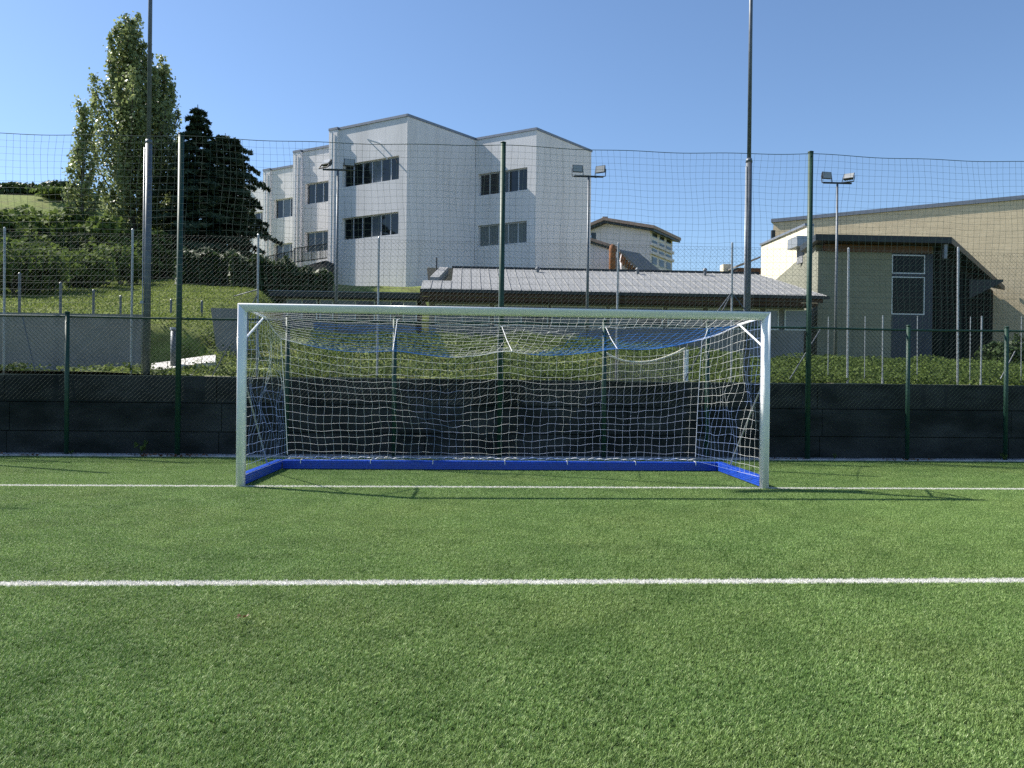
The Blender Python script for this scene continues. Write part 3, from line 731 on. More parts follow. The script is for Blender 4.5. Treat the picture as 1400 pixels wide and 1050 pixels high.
def conifer(label, base, height, wid, seed, nb=60, tuft=90, top_pow=.85, size=.13):
    rng = np.random.default_rng(seed); base = np.array(base, float)
    t = thing('conifer_tree', label, 'tree', tuple(base), 'dark conifers left of the school')
    mb = MB(); mb.tube([base+np.array([0, 0, height*f-.2*(f == 0)]) for f in np.linspace(0, 1, 8)], [height*.018*(1-f)+.02 for f in np.linspace(0, 1, 8)], 9); part('trunk', mb, M['bark_dark'], t, smooth=True)
    lm = MB(); Ps, Ns = [], []
    for k in range(nb):
        tier = k//5; f = .15+.83*((tier+.5)/(nb//5))**.92+rng.uniform(-.008, .008); f = min(f, .985); a = k*1.2566+tier*.6+rng.uniform(-.35, .35)
        ln = wid*(1-(f-.15)/.85)**top_pow*rng.uniform(.5, 1.2)+.22
        d = np.array([math.cos(a), math.sin(a), 0]); p0 = base+np.array([0, 0, height*f])
        path = [p0+d*ln*q+np.array([0, 0, ln*(.16*q-.36*q*q)]) for q in np.linspace(0, 1, 5)]
        lm.tube(path, [.045*(1-q)+.01 for q in np.linspace(0, 1, 5)], 5, cap=False)
        m = int(tuft*(.25+1.2*ln/wid)); q = rng.uniform(.06, 1.06, m)**.75
        pp = np.array([np.interp(q, np.linspace(0, 1, 5), [p_[i] for p_ in path]) for i in range(3)]).T
        side = np.array([-d[1], d[0], 0]); wv = .05+.30*ln*np.sin(np.pi*np.clip(q, 0, 1)**.9)
        sd_ = rng.uniform(-1, 1, m); fing = np.round(q*9)/9     # side twigs, so that the plates are fingered
        pp = pp+side*(sd_*wv)[:, None]+d*((fing-q)*ln*.6*np.abs(sd_))[:, None]+np.array([0, 0, 1])*(rng.normal(0, .045, m)-.10*np.abs(sd_)*wv)[:, None]
        Ps.append(pp); Ns.append(np.tile(np.array([0, 0, 1.0])+d*.5, (m, 1)))
    part('branches', lm, M['bark_dark'], t)['kind'] = 'stuff'
    V, F, r = leaves(np.concatenate(Ps), np.concatenate(Ns), size, rng, 2.8); mesh_np('crown', V, F, M['leaf_cedar'], t, rnd=r)
def conif(px, ptop, d, label, wid, seed, **k):
    p = place(px, 368, d); z = hz(p[0], p[1]); zt = at_d(px, ptop, d)[2]
    conifer(label, (p[0], p[1], z), zt-z, wid, seed, **k)
conif(268, 143, 50, 'dark conifer with a thin pointed top, beside the tall post', 3.5, 21, nb=85, tuft=260, top_pow=.8)
conif(306, 182, 51.5, 'dark conifer with a broad blunt top, nearest the school', 3.7, 22, nb=75, tuft=290, top_pow=.45)
conif(246, 200, 54, 'smaller dark conifer half hidden behind the pointed conifer', 2.6, 23, nb=60, tuft=170)

# bushes on the left bank
bs = [(8, 415, 44, 3.2, 3.0), (48, 402, 46, 3.0, 3.2), (95, 398, 47, 2.8, 3.0), (140, 396, 45, 2.4, 2.6), (186, 392, 46, 2.2, 2.4), (-30, 412, 42, 3, 3), (228, 388, 48, 1.8, 1.6),
      (70, 428, 33, 1.9, 1.5), (20, 432, 30, 1.8, 1.4), (122, 418, 36, 1.7, 1.5), (165, 408, 39, 1.6, 1.6)]
desc = ['large bush at the left edge of the picture on the bank', 'tall bush behind the leftmost galvanised posts', 'tall bush below the slim poplar', 'bush at the foot of the tallest poplar, left side', 'bush between the poplar trunk and the left mast', 'bush just outside the left edge of the bank', 'low bush between the left mast and the tall green post',
        'low shrub in front of the bank above the grey wall', 'low shrub above the left end of the grey wall', 'low shrub in front of the bush below the slim poplar', 'low shrub at the end of the bank above the grey wall']
for k, (px, py, d, rd, hh) in enumerate(bs):
    p = place(px, py, d); z = hz(p[0], p[1]); zt = at_d(px, py-100, d)[2]
    bush('bush', desc[k], 'bush', (p[0], p[1], z), (rd, rd*.8, hh*.8), 6000 if d > 40 else 3200, .22 if d > 40 else .16, M['leaf_bush'], 'bushes on the left bank', 40+k, 9)
for k, (px, py, rd, hh, lb) in enumerate(((12, 280, 6, 1.1, 'distant dark shrub on the meadow crest at the left edge'), (42, 283, 7, 1.2, 'distant dark shrub in the middle of the meadow crest'), (78, 292, 6, 1.3, 'distant dark shrub at the right end of the meadow crest'), (84, 306, 6, .8, 'distant bright shrub below the meadow crest'))):
    d = 122 if k < 3 else 112
    p = place(px, py, d); z = min(hz(p[0], p[1]), p[2]+.5)
    bush('crest_shrub', lb, 'shrub', (p[0], p[1], hz(p[0], p[1])), (rd, rd*.6, hh), 3000, .4, M['leaf_hedge'] if k < 3 else M['leaf_bush'], 'shrubs on the distant meadow', 80+k)
# ground cover on the bank behind the wall
def cover(name, label, n, xr_, yr_, size, mt, seed, hgt=.22, dens=None):
    rng = np.random.default_rng(seed); x = rng.uniform(*xr_, n); y = rng.uniform(yr_[0], yr_[1], n)
    if dens is not None:
        k = rng.uniform(0, 1, n) < dens(x, y); x, y = x[k], y[k]
    c = .5+.5*np.sin(x*2.3+1.3*np.sin(y*1.9))*np.sin(y*2.7+x*.8)
    z = H(x, y)+rng.uniform(0, 1, len(x))*hgt*(.35+c)
    V, F, r = leaves(np.stack([x, y, z], -1), np.tile([0, -.3, 1.0], (len(x), 1)), size, rng, 1.5)
    return tag(mesh_np(name, V, F, mt, rnd=r), label, 'ground cover', kind='stuff')
cover('bank_ground_cover', 'leafy ground cover on the bank behind the wall', 120000, (-7.2, 15), (5.15, 14), .048, M['leaf_ivy'], 5, .26, lambda x, y: np.where((x < -4.6) & (y < 8.8), .18, np.where(x < 4, .75+.25*np.sin(x+y), 1.0)))
cover('slope_grass', 'rough grass on the slope left of the low building', 110000, (-22, -6), (9.15, 34), .045, M['leaf_grass'], 6, .10)
cover('bank_grass', 'thin rough grass between the left mast and the goal post', 9000, (-9, -3.5), (5.6, 9.3), .05, M['leaf_grass'], 61, .13, lambda x, y: .25+.75*(np.sin(x*2.1+y)*np.sin(y*1.7) > 0))
cover('wall_top_weeds', 'weeds along the top of the dark wall', 7000, (-13, 13), (4.86, 5.3), .05, M['leaf_ivy'], 7, .16, lambda x, y: .25+.75*(np.sin(x*1.7)*np.sin(x*.63+1) > .0))

# hedges on the slope in front of the school
for k, (px0, px1, py, d, hh, lb) in enumerate(((250, 322, 382, 41, 1.1, 'dark clipped hedge below the conifer trunks'), (322, 400, 386, 40, 1.0, 'dark hedge below the school terrace railing'), (400, 452, 396, 40, .8, 'low hedge running down to the foot of the school'))):
    rng = np.random.default_rng(90+k); a, b_ = place(px0, py, d), place(px1, py+ (8 if k else 2), d)
    n = 5200; t_ = rng.uniform(0, 1, n); P = a*(1-t_)[:, None]+b_*t_[:, None]
    off = rng.uniform(-1, 1, (n, 2)); face = rng.uniform(0, 1, n) < .5
    P[:, 1] += np.where(face, -.9, off[:, 0]*.9)+rng.normal(0, .12, n); P[:, 2] += np.where(face, off[:, 1]*hh, hh)+rng.normal(0, .12, n)+.15*np.sin(t_*14+k)
    V, F, r = leaves(P, np.tile([0, -.4, .8], (n, 1)), .17, rng); tt = thing('hedge', lb, 'hedge', tuple(a)); mesh_np('foliage', V, F, M['leaf_hedge'], tt, rnd=r)
    zb = min(hz(a[0], a[1]), hz(b_[0], b_[1]))-.4
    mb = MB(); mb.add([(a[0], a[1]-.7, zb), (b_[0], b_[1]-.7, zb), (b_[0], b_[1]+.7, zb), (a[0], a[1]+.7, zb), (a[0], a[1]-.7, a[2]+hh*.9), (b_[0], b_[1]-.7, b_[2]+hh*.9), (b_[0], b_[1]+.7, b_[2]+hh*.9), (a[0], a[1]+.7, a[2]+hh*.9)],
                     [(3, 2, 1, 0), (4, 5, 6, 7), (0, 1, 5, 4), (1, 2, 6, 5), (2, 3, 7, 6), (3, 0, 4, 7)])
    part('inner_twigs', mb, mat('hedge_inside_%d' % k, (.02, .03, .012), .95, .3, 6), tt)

# ------------------------------------------------------------------ buildings
PU, PV = np.array([math.cos(R(50)), math.sin(R(50))]), np.array([math.cos(R(149.5)), math.sin(R(149.5))])
B0 = np.array([-6.9, 51.0])
def pq(p_, q_): return plan(*(B0+PU*p_+PV*q_))
U3 = np.append(pq(1, 0)-pq(0, 0), 0); V3 = np.append(pq(0, 1)-pq(0, 0), 0)
school = thing('school_building', 'white three storey school with staggered blocks and ribbon windows', 'building', (*pq(0, 0), 6.5))
ZT, ZB = 18.42, 5.0
def facade(mbw, q0, q1, p_, rows, wq0, wq1, th=.5):
    """wall slab at depth p_ between q0 and q1 with window openings wq0..wq1 in the given rows (z0, z1)"""
    o = lambda q, z: np.append(pq(p_, q), z)
    def slab(qa, qb, za, zb): mbw.obox(o(qa, za), V3*(qb-qa), U3*th, np.array([0, 0, zb-za]))
    slab(q0, wq0, ZB, ZT); slab(wq1, q1, ZB, ZT)
    z = ZB
    for z0, z1 in rows: slab(wq0, wq1, z, z0); z = z1
    slab(wq0, wq1, z, ZT)
def ribbon(q0, q1, p_, z0, z1, n, parent, glass, blind=False):
    fm = MB(); fw = .07
    base = lambda q, z, pp=0: np.append(pq(p_+pp, q), z)
    def bar(qa, qb, za, zb, dep=.08): fm.obox(base(qa, za), V3*(qb-qa), U3*dep, np.array([0, 0, zb-za]))
    bar(q0, q1, z0, z0+fw); bar(q0, q1, z1-fw, z1)
    for i in range(n+1):
        q = q0+(q1-q0-fw)*i/n; bar(q, q+fw, z0+fw, z1-fw, .08)
    fr_ = part('window', fm, M['frame_alu'], parent)
    for i in range(n):
        qa = q0+(q1-q0-fw)*i/n+fw; qb = q0+(q1-q0-fw)*(i+1)/n
        gm = MB(); gm.obox(base(qa, z0+fw, .035), V3*(qb-qa), U3*.02, np.array([0, 0, z1-z0-2*fw])); part('pane', gm, glass[i % len(glass)], fr_)
    if blind:
        bm_ = MB()
        for i in range(int((q1-q0)/.13)):
            bm_.obox(base(q0+.03+i*.13, z0+fw, .015), V3*.10, U3*.012, np.array([0, 0, (z1-z0-2*fw)]))
        part('blind', bm_, M['blind'], fr_)
    sm = MB(); sm.obox(base(q0-.05, z0-.06, -.16), V3*(q1-q0+.1), U3*.2, np.array([0, 0, .055])); part('sill', sm, M['cap_metal'], fr_)
wm = MB(); cap = MB()
rows = ((10.95, 12.42), (14.5, 16.02))
GD, GM = M['glass_dark'], M['glass_mid']
for k in range(4):
    p0 = 2.65*k; q0 = 6.5*k
    wr = rows if k < 3 else ((10.3, 12.2), (14.5, 16.02))
    facade(wm, q0, q0+6.5, p0+.02, wr, q0+.62, q0+5.45)
    wm.obox(np.append(pq(p0-.16, q0+5.75), ZB), V3*.75, U3*.18, np.array([0, 0, ZT-ZB-.003]))     # fin
    for j, (z0, z1) in enumerate(wr): ribbon(q0+.62, q0+5.45, p0+.22, z0, z1, 6 if k < 3 else 7, school, [GD, GD, GM, GD] if k != 2 else [GM, GD])
    # body behind
    wm.prism([pq(p0+.523, q0+.01), pq(p0+14, q0+.01), pq(p0+14, q0+6.49), pq(p0+.523, q0+6.49)], ZB, ZT-.004)
    cap.obox(np.append(pq(p0-.05, q0-.02), ZT), V3*6.0, U3*.7, np.array([0, 0, .16]))
    cap.obox(np.append(pq(p0-.19, q0+5.72), ZT+.002), V3*.8, U3*.5, np.array([0, 0, .16]))
# right hand end of first block and second block
wm.prism([pq(.0, -.0), pq(6.4, -.0), pq(6.4, -.05), pq(0, -.05)][::-1], ZB, ZT)
cap.obox(np.append(pq(-.04, -.10), ZT+.003), U3*6.5, V3*.5, np.array([0, 0, .16]))
CQ = -4.85
facade(wm, CQ, -.06, 6.42, rows, CQ+.62, -.30)
for j, (z0, z1) in enumerate(rows): ribbon(CQ+.62, -.30, 6.62, z0, z1, 5, school, [GD, GD, GM] if j else [GM], j == 0)
wm.prism([pq(6.93, CQ+.01), pq(12.88, CQ+.01), pq(12.88, -.01), pq(6.93, -.01)], ZB, ZT-.006)
wm.prism([pq(6.42, CQ), pq(12.9, CQ), pq(12.9, CQ-.05), pq(6.42, CQ-.05)], ZB, ZT)
cap.obox(np.append(pq(6.36, CQ-.1), ZT+.004), V3*4.9, U3*.6, np.array([0, 0, .16]))
cap.obox(np.append(pq(6.97, CQ-.1), ZT+.004), U3*6.0, V3*.5, np.array([0, 0, .155]))
part('wall', wm, M['render_white'], school); part('parapet_cap', cap, M['cap_metal'], school)
a = np.append(pq(-.05, 2.2), 17.0); mb = MB(); mb.tube([a+U3*.05, a-U3*.9-np.array([0, 0, .0]), a-U3*1.0-V3*.05], .05, 6); mb.tube([a-U3*.95, a-U3*.2-V3*.9-np.array([0, 0, 1.2])], .035, 6); part('wall_bracket', mb, M['frame_white'], school)
dp = MB()
for k in range(3):
    a = np.append(pq(2.65*k-.24, 6.5*k+6.1), ZB); dp.tube([a, a+np.array([0, 0, ZT-ZB-.2])], .06, 8)
part('downpipe', dp, M['frame_white'], school)
# terrace with railing and dark stair in front of the school
ts = thing('school_terrace', 'dark terrace and stair with a metal railing at the foot of the school', 'terrace', tuple(place(410, 385, 52)))
a, b_ = place(372, 374, 55), place(446, 356, 52.5); c_, e_ = place(446, 380, 52.5), place(372, 378, 55)
mb = MB(); off = np.array([.8, 4.0, 0]); mb.add([e_, c_, b_, a, e_+off, c_+off, b_+off, a+off], [(0, 1, 2, 3), (3, 2, 6, 7), (1, 5, 6, 2), (0, 3, 7, 4)]); part('stair_flank', mb, M['dark_trim'], ts)
def rail(A, B, h_, n):
    mb = MB()
    for z in (.08, h_): mb.tube([A+np.array([0, 0, z]), B+np.array([0, 0, z])], .03, 6)
    for i in range(n+1):
        p_ = A+(B-A)*i/n; mb.tube([p_, p_+np.array([0, 0, h_])], .02 if i % 6 else .035, 5)
    part('railing', mb, M['shade_and_rail'], ts)
rail(place(363, 371, 55), place(402, 363, 54), 1.0, 18); rail(place(402, 360, 54), place(447, 354, 52.4), 1.0, 22)

# low building with seamed roof
LY = 22.0
low = thing('low_building', 'long low building with a grey seamed metal roof behind the goal', 'building', (*at_y(850, 440, LY+1)[:2], 2.4))
E0, E1 = at_y(575, 395, LY), at_y(1130, 404, LY); ze = (E0[2]+E1[2])/2
RYD = 27.0; R0, R1 = at_y(575, 365.5, RYD), at_y(1036, 374.5, RYD); zr = (R0[2]+R1[2])/2
xe0, xe1, xr1 = E0[0], E1[0], R1[0]
rd = np.array([0, RYD-LY, zr-ze])
PWD = .42; npan = int((xe1-xe0)/PWD)
for i in range(npan):
    x0 = xe0+i*PWD; x1 = x0+PWD-.012
    def ftop(x): return 1.0 if x <= xr1 else max(0.02, (xe1-x)/(xe1-xr1))
    f0, f1 = ftop(x0), ftop(x1)
    if x0 < xe0+1.25: f0 = f1 = .36
    a0, a1 = np.array([x0, LY, ze]), np.array([x1, LY, ze]); up = np.array([0, -.012, .035])
    mb = MB(); mb.add([a0, a1, a1+rd*f1, a0+rd*f0, a0-up, a1-up, a1+rd*f1-up, a0+rd*f0-up], [(0, 1, 2, 3), (0, 4, 5, 1), (3, 2, 6, 7), (0, 3, 7, 4), (1, 5, 6, 2)])
    s0 = a1-np.array([.02, 0, 0]); mb.obox(s0, np.array([.022, 0, 0]), rd*f1, np.array([0, -.008, .025])); part('roof_panel', mb, M['roof_metal'], low)
mb = MB(); mb.add([np.array([xe1+.02, LY, ze]), np.array([xe1+.02, LY+10, ze]), np.array([xr1+.02, RYD, zr]), np.array([xe1, LY, ze-.04]), np.array([xe1, LY+10, ze-.04]), np.array([xr1, RYD, zr-.04])], [(0, 1, 2), (5, 4, 3), (0, 3, 4, 1), (1, 4, 5, 2), (2, 5, 3, 0)])
mb.add([np.array([xe0, RYD+.05, zr]), np.array([xr1, RYD+.05, zr]), np.array([xe1, LY+10, ze]), np.array([xe0, LY+10, ze])], [(0, 1, 2, 3)]); part('roof_back', mb, M['roof_metal'], low)
mb = MB(); mb.box((xe0+1.2, RYD-.05, zr-.02), (xr1+.05, RYD+.10, zr+.09)); part('ridge_cap', mb, M['dark_trim'], low)
mb = MB(); mb.box((xe0-.02, LY-.13, ze-.15), (xe1+.1, LY-.005, ze-.02)); part('gutter', mb, M['dark_trim'], low)
mb = MB(); mb.box((xe0, LY+.0, ze-.30), (xe1-.15, LY+.12, ze-.06)); mb.box((xe0+.02, LY+.125, ze-.44), (xe1-.3, LY+1.1, ze-.31)); part('eaves_board', mb, M['wood'], low)
WYL = LY+1.1; zb = 2.0
wtop = at_y(640, 416, WYL)[2]; wbot = at_y(900, 449, WYL)[2]
mb = MB(); mb.box((xe0+.3, WYL+.10, zb), (xe1-.5, WYL+6.5, wtop+.25)); mb.box((xe0+.3, WYL, zb), (xe1-.5, WYL+.1, wbot)); mb.box((xe0+.3, WYL, wtop), (xe1-.5, WYL+.1, wtop+.28)); part('wall', mb, M['grey_conc'], low)
mb = MB()
def win(x0, x1, z0, z1, y, n, parent, fmat, glasses):
    fm = MB(); fw = .05
    fm.box((x0, y-.06, z0), (x1, y+.02, z0+fw)); fm.box((x0, y-.06, z1-fw), (x1, y+.02, z1))
    for i in range(n+1):
        q = x0+(x1-x0-fw)*i/n; fm.box((q, y-.06, z0+fw), (q+fw, y+.02, z1-fw))
    f_ = part('window', fm, fmat, parent)
    for i in range(n):
        gm = MB(); gm.box((x0+(x1-x0-fw)*i/n+fw, y-.03, z0+fw), (x0+(x1-x0-fw)*(i+1)/n, y-.012, z1-fw)); part('pane', gm, glasses[i % len(glasses)], f_)
wxs = [(593, 671), (674, 751), (752, 830), (832, 908), (911, 962), (966, 1040), (1045, 1066), (1071, 1110)]
for k, (a, b_) in enumerate(wxs):
    x0, x1 = at_y(a, 430, WYL)[0], at_y(b_, 430, WYL)[0]
    win(x0+.05, x1-.05, wbot, wtop, WYL+.03, 2 if b_-a > 40 else 1, low, M['frame_white'], [GM, GD] if k % 2 else [GM, GM])
mb = MB()
for (px, py) in ((735, 371), (872, 372), (964, 373)):
    c = at_y(px, py, 26.3); mb.tube([c+np.array([0, 0, -.4]), c+np.array([0, 0, .12])], .07, 8); mb.tube([c+np.array([0, 0, .12]), c+np.array([0, 0, .22])], [.12, .06], 8)
part('roof_vent', mb, M['galv_dull'], low)
a = at_y(588, 377, 24.6); b_ = at_y(601, 361, 26.2)
mb = MB(); mb.obox((a[0], 24.4, a[2]-.1), (.12, 0, 0), np.array([b_[0]-a[0], 2.2, b_[2]-a[2]]), (.30, 0, .0)); mb.obox((a[0], 24.4, a[2]-.5), np.array([.4, 0, 0]), np.array([b_[0]-a[0], 2.2, b_[2]-a[2]]), np.array([0, 0, .42])); part('roof_upstand', mb, M['roof_metal'], low)
mb = MB(); c = at_y(597, 352, 26); mb.tube([c+np.array([0, 0, -1]), c], .035, 6); part('roof_mast', mb, M['dark_trim'], low)
# flat roofed annex at the left
ann = thing('flat_roofed_annex', 'low flat roofed annex left of the seamed roof, behind the goal crossbar', 'building', (*at_y(470, 430, LY+1)[:2], 3.0))
A0, A1 = at_y(368, 398, LY+.4), at_y(577, 402, LY+.4); za = (A0[2]+A1[2])/2
mb = MB(); mb.box((A0[0], LY+.4, za-.20), (A1[0]-.1, LY+7, za)); part('roof_slab', mb, M['dark_trim'], ann)
mb = MB(); mb.box((A0[0]-.04, LY+.34, za), (A1[0]-.06, LY+7.05, za+.05)); part('roof_edge', mb, M['galv_dull'], ann)
at_ = at_y(500, 410, WYL)[2]
mb = MB(); mb.box((A0[0]+.4, WYL+.1, 2), (A1[0]-.3, WYL+5, za-.21)); mb.box((A0[0]+.4, WYL, 2), (A1[0]-.3, WYL+.1, wbot+.1)); mb.box((A0[0]+.4, WYL, at_), (A1[0]-.3, WYL+.1, za-.21)); part('wall', mb, M['grey_conc'], ann)
for (a, b_, n) in ((392, 434, 2), (437, 456, 1), (459, 513, 2), (516, 570, 3)):
    win(at_y(a, 420, WYL)[0], at_y(b_, 420, WYL)[0], wbot+.1, at_, WYL+.03, n, ann, M['frame_white'], [GM, GD, GM])

# beige sports hall and its entrance block
gym = thing('sports_hall', 'large beige sports hall with a long sloping roof edge on the right', 'building', (*plan(24, 56), 2.4))
G0, G1 = np.array([19.5, 60.0]), np.array([33.0, 51.8]); gd = G1-G0; gz = 13.75
ga, gb = plan(*G0), plan(*(G0+gd*1.8)); nrm2 = plan(*(G0+PU*14)); 
gbk = gb+(nrm2-ga)
mb = MB(); mb.prism([ga, gb, gbk, nrm2], 2, gz); part('wall', mb, M['gym_wall'], gym)
d2 = (gb-ga)/np.linalg.norm(gb-ga); n2 = np.array([d2[1], -d2[0]])
mb = MB(); mb.obox((*(ga+n2*.12-d2*.15), gz), np.append(d2*(np.linalg.norm(gb-ga)+.3), 0), np.append(-n2*14, 0), (0, 0, .26)); part('roof_edge', mb, M['cap_metal'], gym)
mb = MB(); a = place(1056, 322, 59.6); mb.box((a[0]-.05, a[1]-.05, a[2]-1.2), (a[0]+.2, a[1]+.2, a[2]+.4)); part('hatch', mb, M['dark_trim'], gym)
# cream side wing, its top sloping down towards us
wing = thing('cream_wing', 'bright cream wing with a sloping top between the low roof and the sports hall', 'building', (*plan(15, 45), 2.4))
wa, wb_ = plan(14.47, 39.4), plan(16.75, 54.0); wc = plan(17.9, 54); wd_ = plan(14.85, 39.5)
mb = MB(); mb.prism([wa, wd_, wc, wb_], 2, [9.4, 9.4, 10.95, 10.95]); part('wall', mb, M['render_cream'], wing)
mb = MB(); vs = []
for dz in (.004, .12):
    for pnt, z in ((wa, 9.4), (wd_, 9.4), (wc, 10.95), (wb_, 10.95)): vs.append((pnt[0]-(.12 if pnt is wa or pnt is wb_ else 0), pnt[1], z+dz))
mb.add(vs, [(3, 2, 1, 0), (4, 5, 6, 7), (0, 1, 5, 4), (1, 2, 6, 5), (2, 3, 7, 6), (3, 0, 4, 7)]); part('roof_edge', mb, M['cap_metal'], wing)
a = place(1083, 339, 39.5); b_ = place(1112, 322, 38); mb = MB(); mb.box((a[0], a[1]-.6, a[2]), (b_[0]+.2, a[1]+.6, a[2]+.5)); part('gutter_box', mb, M['galv'], wing)
mb = MB(); mb.box((a[0]+.4, a[1]-.3, a[2]-.75), (b_[0]+.1, a[1]+.4, a[2]-.004)); part('box_bracket', mb, M['grey_conc'], wing)
# entrance block
ent = thing('entrance_block', 'shaded entrance block with dark flat roof, timber fascia and blue framed window', 'building', (*plan(16.5, 36), 2.4))
EY = at_d(1200, 400, 36)[1]
ex0, ex1 = at_y(1118, 400, EY)[0], at_y(1284, 330, EY)[0]
ezt = at_y(1190, 323, EY-.5)[2]; ezw = at_y(1190, 345, EY)[2]
sd = np.array([9.1, 12.0])/15.06; s3 = np.append(plan(*(sd))-plan(0, 0), 0)
wx0, wx1 = at_y(1219, 400, EY)[0], at_y(1266, 400, EY)[0]
wz = [at_y(1240, y_, EY)[2] for y_ in (430, 424, 378, 374, 352, 348)]
mb = MB(); mb.box((ex0, EY, 1.8), (wx0, EY+.3, ezw)); mb.prism([(ex0+.02, EY+.31), (ex1-.1, EY+.31), (ex1-.1+s3[0]*21.3, EY+.31+s3[1]*21.3), (ex0+3.3, EY+14)], 1.8, ezt-.285); part('wall', mb, M['block_grey'], ent)
mb = MB(); mb.box((wx0+.003, EY+.06, 1.8), (wx1+.35, EY+.3, wz[0])); mb.box((wx1, EY+.06, wz[0]), (wx1+.35, EY+.3, ezw)); mb.box((wx0+.003, EY+.06, wz[5]), (wx1, EY+.3, ezw)); mb.box((wx0+.003, EY+.06, wz[2]+.02), (wx1, EY+.3, wz[3]-.0)); part('blue_panel', mb, M['blue_panel'], ent)
win(wx0+.03, wx1-.02, wz[0], wz[2], EY+.12, 1, ent, M['frame_alu'], [M['glass_deep']]); win(wx0+.03, wx1-.02, wz[3], wz[5], EY+.12, 1, ent, M['frame_alu'], [M['glass_deep']])
mb = MB(); mb.box((ex0+.3, EY-.05, ezw+.0), (ex1-.35, EY+.25, ezt-.3)); part('timber_fascia', mb, mat('fascia_timber', (.11, .055, .03), .6, .35, 5, stretch=(8, 1, 1)), ent)
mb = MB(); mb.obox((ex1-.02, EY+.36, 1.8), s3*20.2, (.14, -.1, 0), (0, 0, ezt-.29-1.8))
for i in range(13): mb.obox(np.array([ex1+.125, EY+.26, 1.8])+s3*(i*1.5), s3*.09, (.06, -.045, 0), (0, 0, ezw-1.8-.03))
part('painted_shade_side', mb, M['shade_and_rail'], ent)  # side wall and ribs coloured near black to stand in for overhang shade
mb = MB(); o_ = np.array([ex0-.45, EY-.75, ezt-.28]); mb.add([(ex0-.45, EY-.75, ezt-.28), (ex1+.12, EY-.75, ezt-.28), (ex1+.12+s3[0]*21.0, EY-.75+s3[1]*21.0, ezt-.28), (ex0+.1, EY+2.2, ezt-.28),
       (ex0-.45, EY-.75, ezt), (ex1+.12, EY-.75, ezt), (ex1+.12+s3[0]*21.0, EY-.75+s3[1]*21.0, ezt), (ex0+.1, EY+2.2, ezt)], [(3, 2, 1, 0), (4, 5, 6, 7), (0, 1, 5, 4), (1, 2, 6, 5), (2, 3, 7, 6), (3, 0, 4, 7)]); part('roof_slab', mb, M['dark_trim'], ent)
mb = MB(); mb.box((ex1-.12, EY-.6, ezw-.3), (ex1+.02, EY-.45, ezt-.29)); part('gutter_pipe', mb, M['cap_metal'], ent)
mb = MB(); A = place(1308, 395, 44); B_ = place(1372, 382, 44); mb.add([A+np.array([0, 0, -.9]), A+np.array([0, 0, .5]), B_, B_-np.array([0, 0, .12]), A+np.array([1.5, 5, -.9]), A+np.array([1.5, 5, .5]), B_+np.array([1.2, 5, 0]), B_+np.array([1.2, 5, -.12])],
   [(0, 3, 2, 1), (4, 5, 6, 7), (0, 1, 5, 4), (1, 2, 6, 5), (2, 3, 7, 6), (3, 0, 4, 7)]); part('side_canopy', mb, M['dark_trim'], ent)
mb = MB(); a = place(1272, 365, 37.5); mb.tube([a, a+np.array([.12, -.1, -.25]), a+np.array([.1, -.1, -.75])], [.05, .16, .14], 10); part('wall_lamp', mb, M['frame_white'], ent)

# distant apartments
DA = 118.0
apt = thing('apartment_block', 'distant pale apartment block with a low gabled roof and balconies', 'building', (*at_d(865, 400, DA)[:2], 6))
a0, a1, a2 = at_d(800, 368, DA+2), at_d(888, 368, DA-2), at_d(919, 368, DA+6)
bvec = (a2-a1)[:2]; zpk = at_d(829, 302, DA)[2]; zl, zr_ = at_d(806, 314, DA)[2], at_d(888, 318, DA)[2]
pk = at_d(829, 302, DA)
f0, f1, fp = a0[:2], a1[:2], a0[:2]+(a1-a0)[:2]*((829-800)/(88.))
mb = MB(); z0 = 4
vs = [(*f0, z0), (*f1, z0), (*f1, zr_), (*fp, zpk), (*f0, zl)]; vs += [(x_+bvec[0], y_+bvec[1], z_) for x_, y_, z_ in vs]
mb.add(vs, [(0, 1, 2, 3, 4), (9, 8, 7, 6, 5)]+[(i, (i+1) % 5, 5+(i+1) % 5, 5+i) for i in range(5)][::1]); part('wall', mb, M['render_pink'], apt)
def slope_roof(mbx, pa, pb, za, zb, ov, th, bv, ext):
    d = (pb-pa)/np.linalg.norm(pb-pa); bn_ = bv/np.linalg.norm(bv)
    A = np.array([*(pa-bn_*ov-d*0), za]); B = np.array([*(pb+d*ext-bn_*ov), zb]); bb = np.append(bv+bn_*2*ov, 0); tz = np.array([0, 0, th])
    mbx.add([A, B, B+bb, A+bb, A+tz, B+tz, B+bb+tz, A+bb+tz], [(3, 2, 1, 0), (4, 5, 6, 7), (0, 1, 5, 4), (1, 2, 6, 5), (2, 3, 7, 6), (3, 0, 4, 7)])
mb = MB(); slope_roof(mb, fp, f1, zpk+.05, zr_-.0, 1.0, .45, bvec, 1.0); slope_roof(mb, fp, f0, zpk+.06, zl, 1.0, .45, bvec, 1.0); part('roof', mb, M['roof_tile'], apt)
mb = MB(); slope_roof(mb, fp, f1, zpk-.28, zr_-.33, .85, .30, bvec, .9); slope_roof(mb, fp, f0, zpk-.27, zl-.33, .85, .30, bvec, .9); part('eaves', mb, M['dark_trim'], apt)
mb = MB(); mb.box((fp[0]-.4, fp[1]+1, zpk+.2), (fp[0]+.4, fp[1]+1.8, zpk+1.0)); part('chimney', mb, M['roof_grey'], apt)
bd = bvec/np.linalg.norm(bvec); bl_ = np.linalg.norm(bvec); bn2 = np.array([bd[1], -bd[0]])
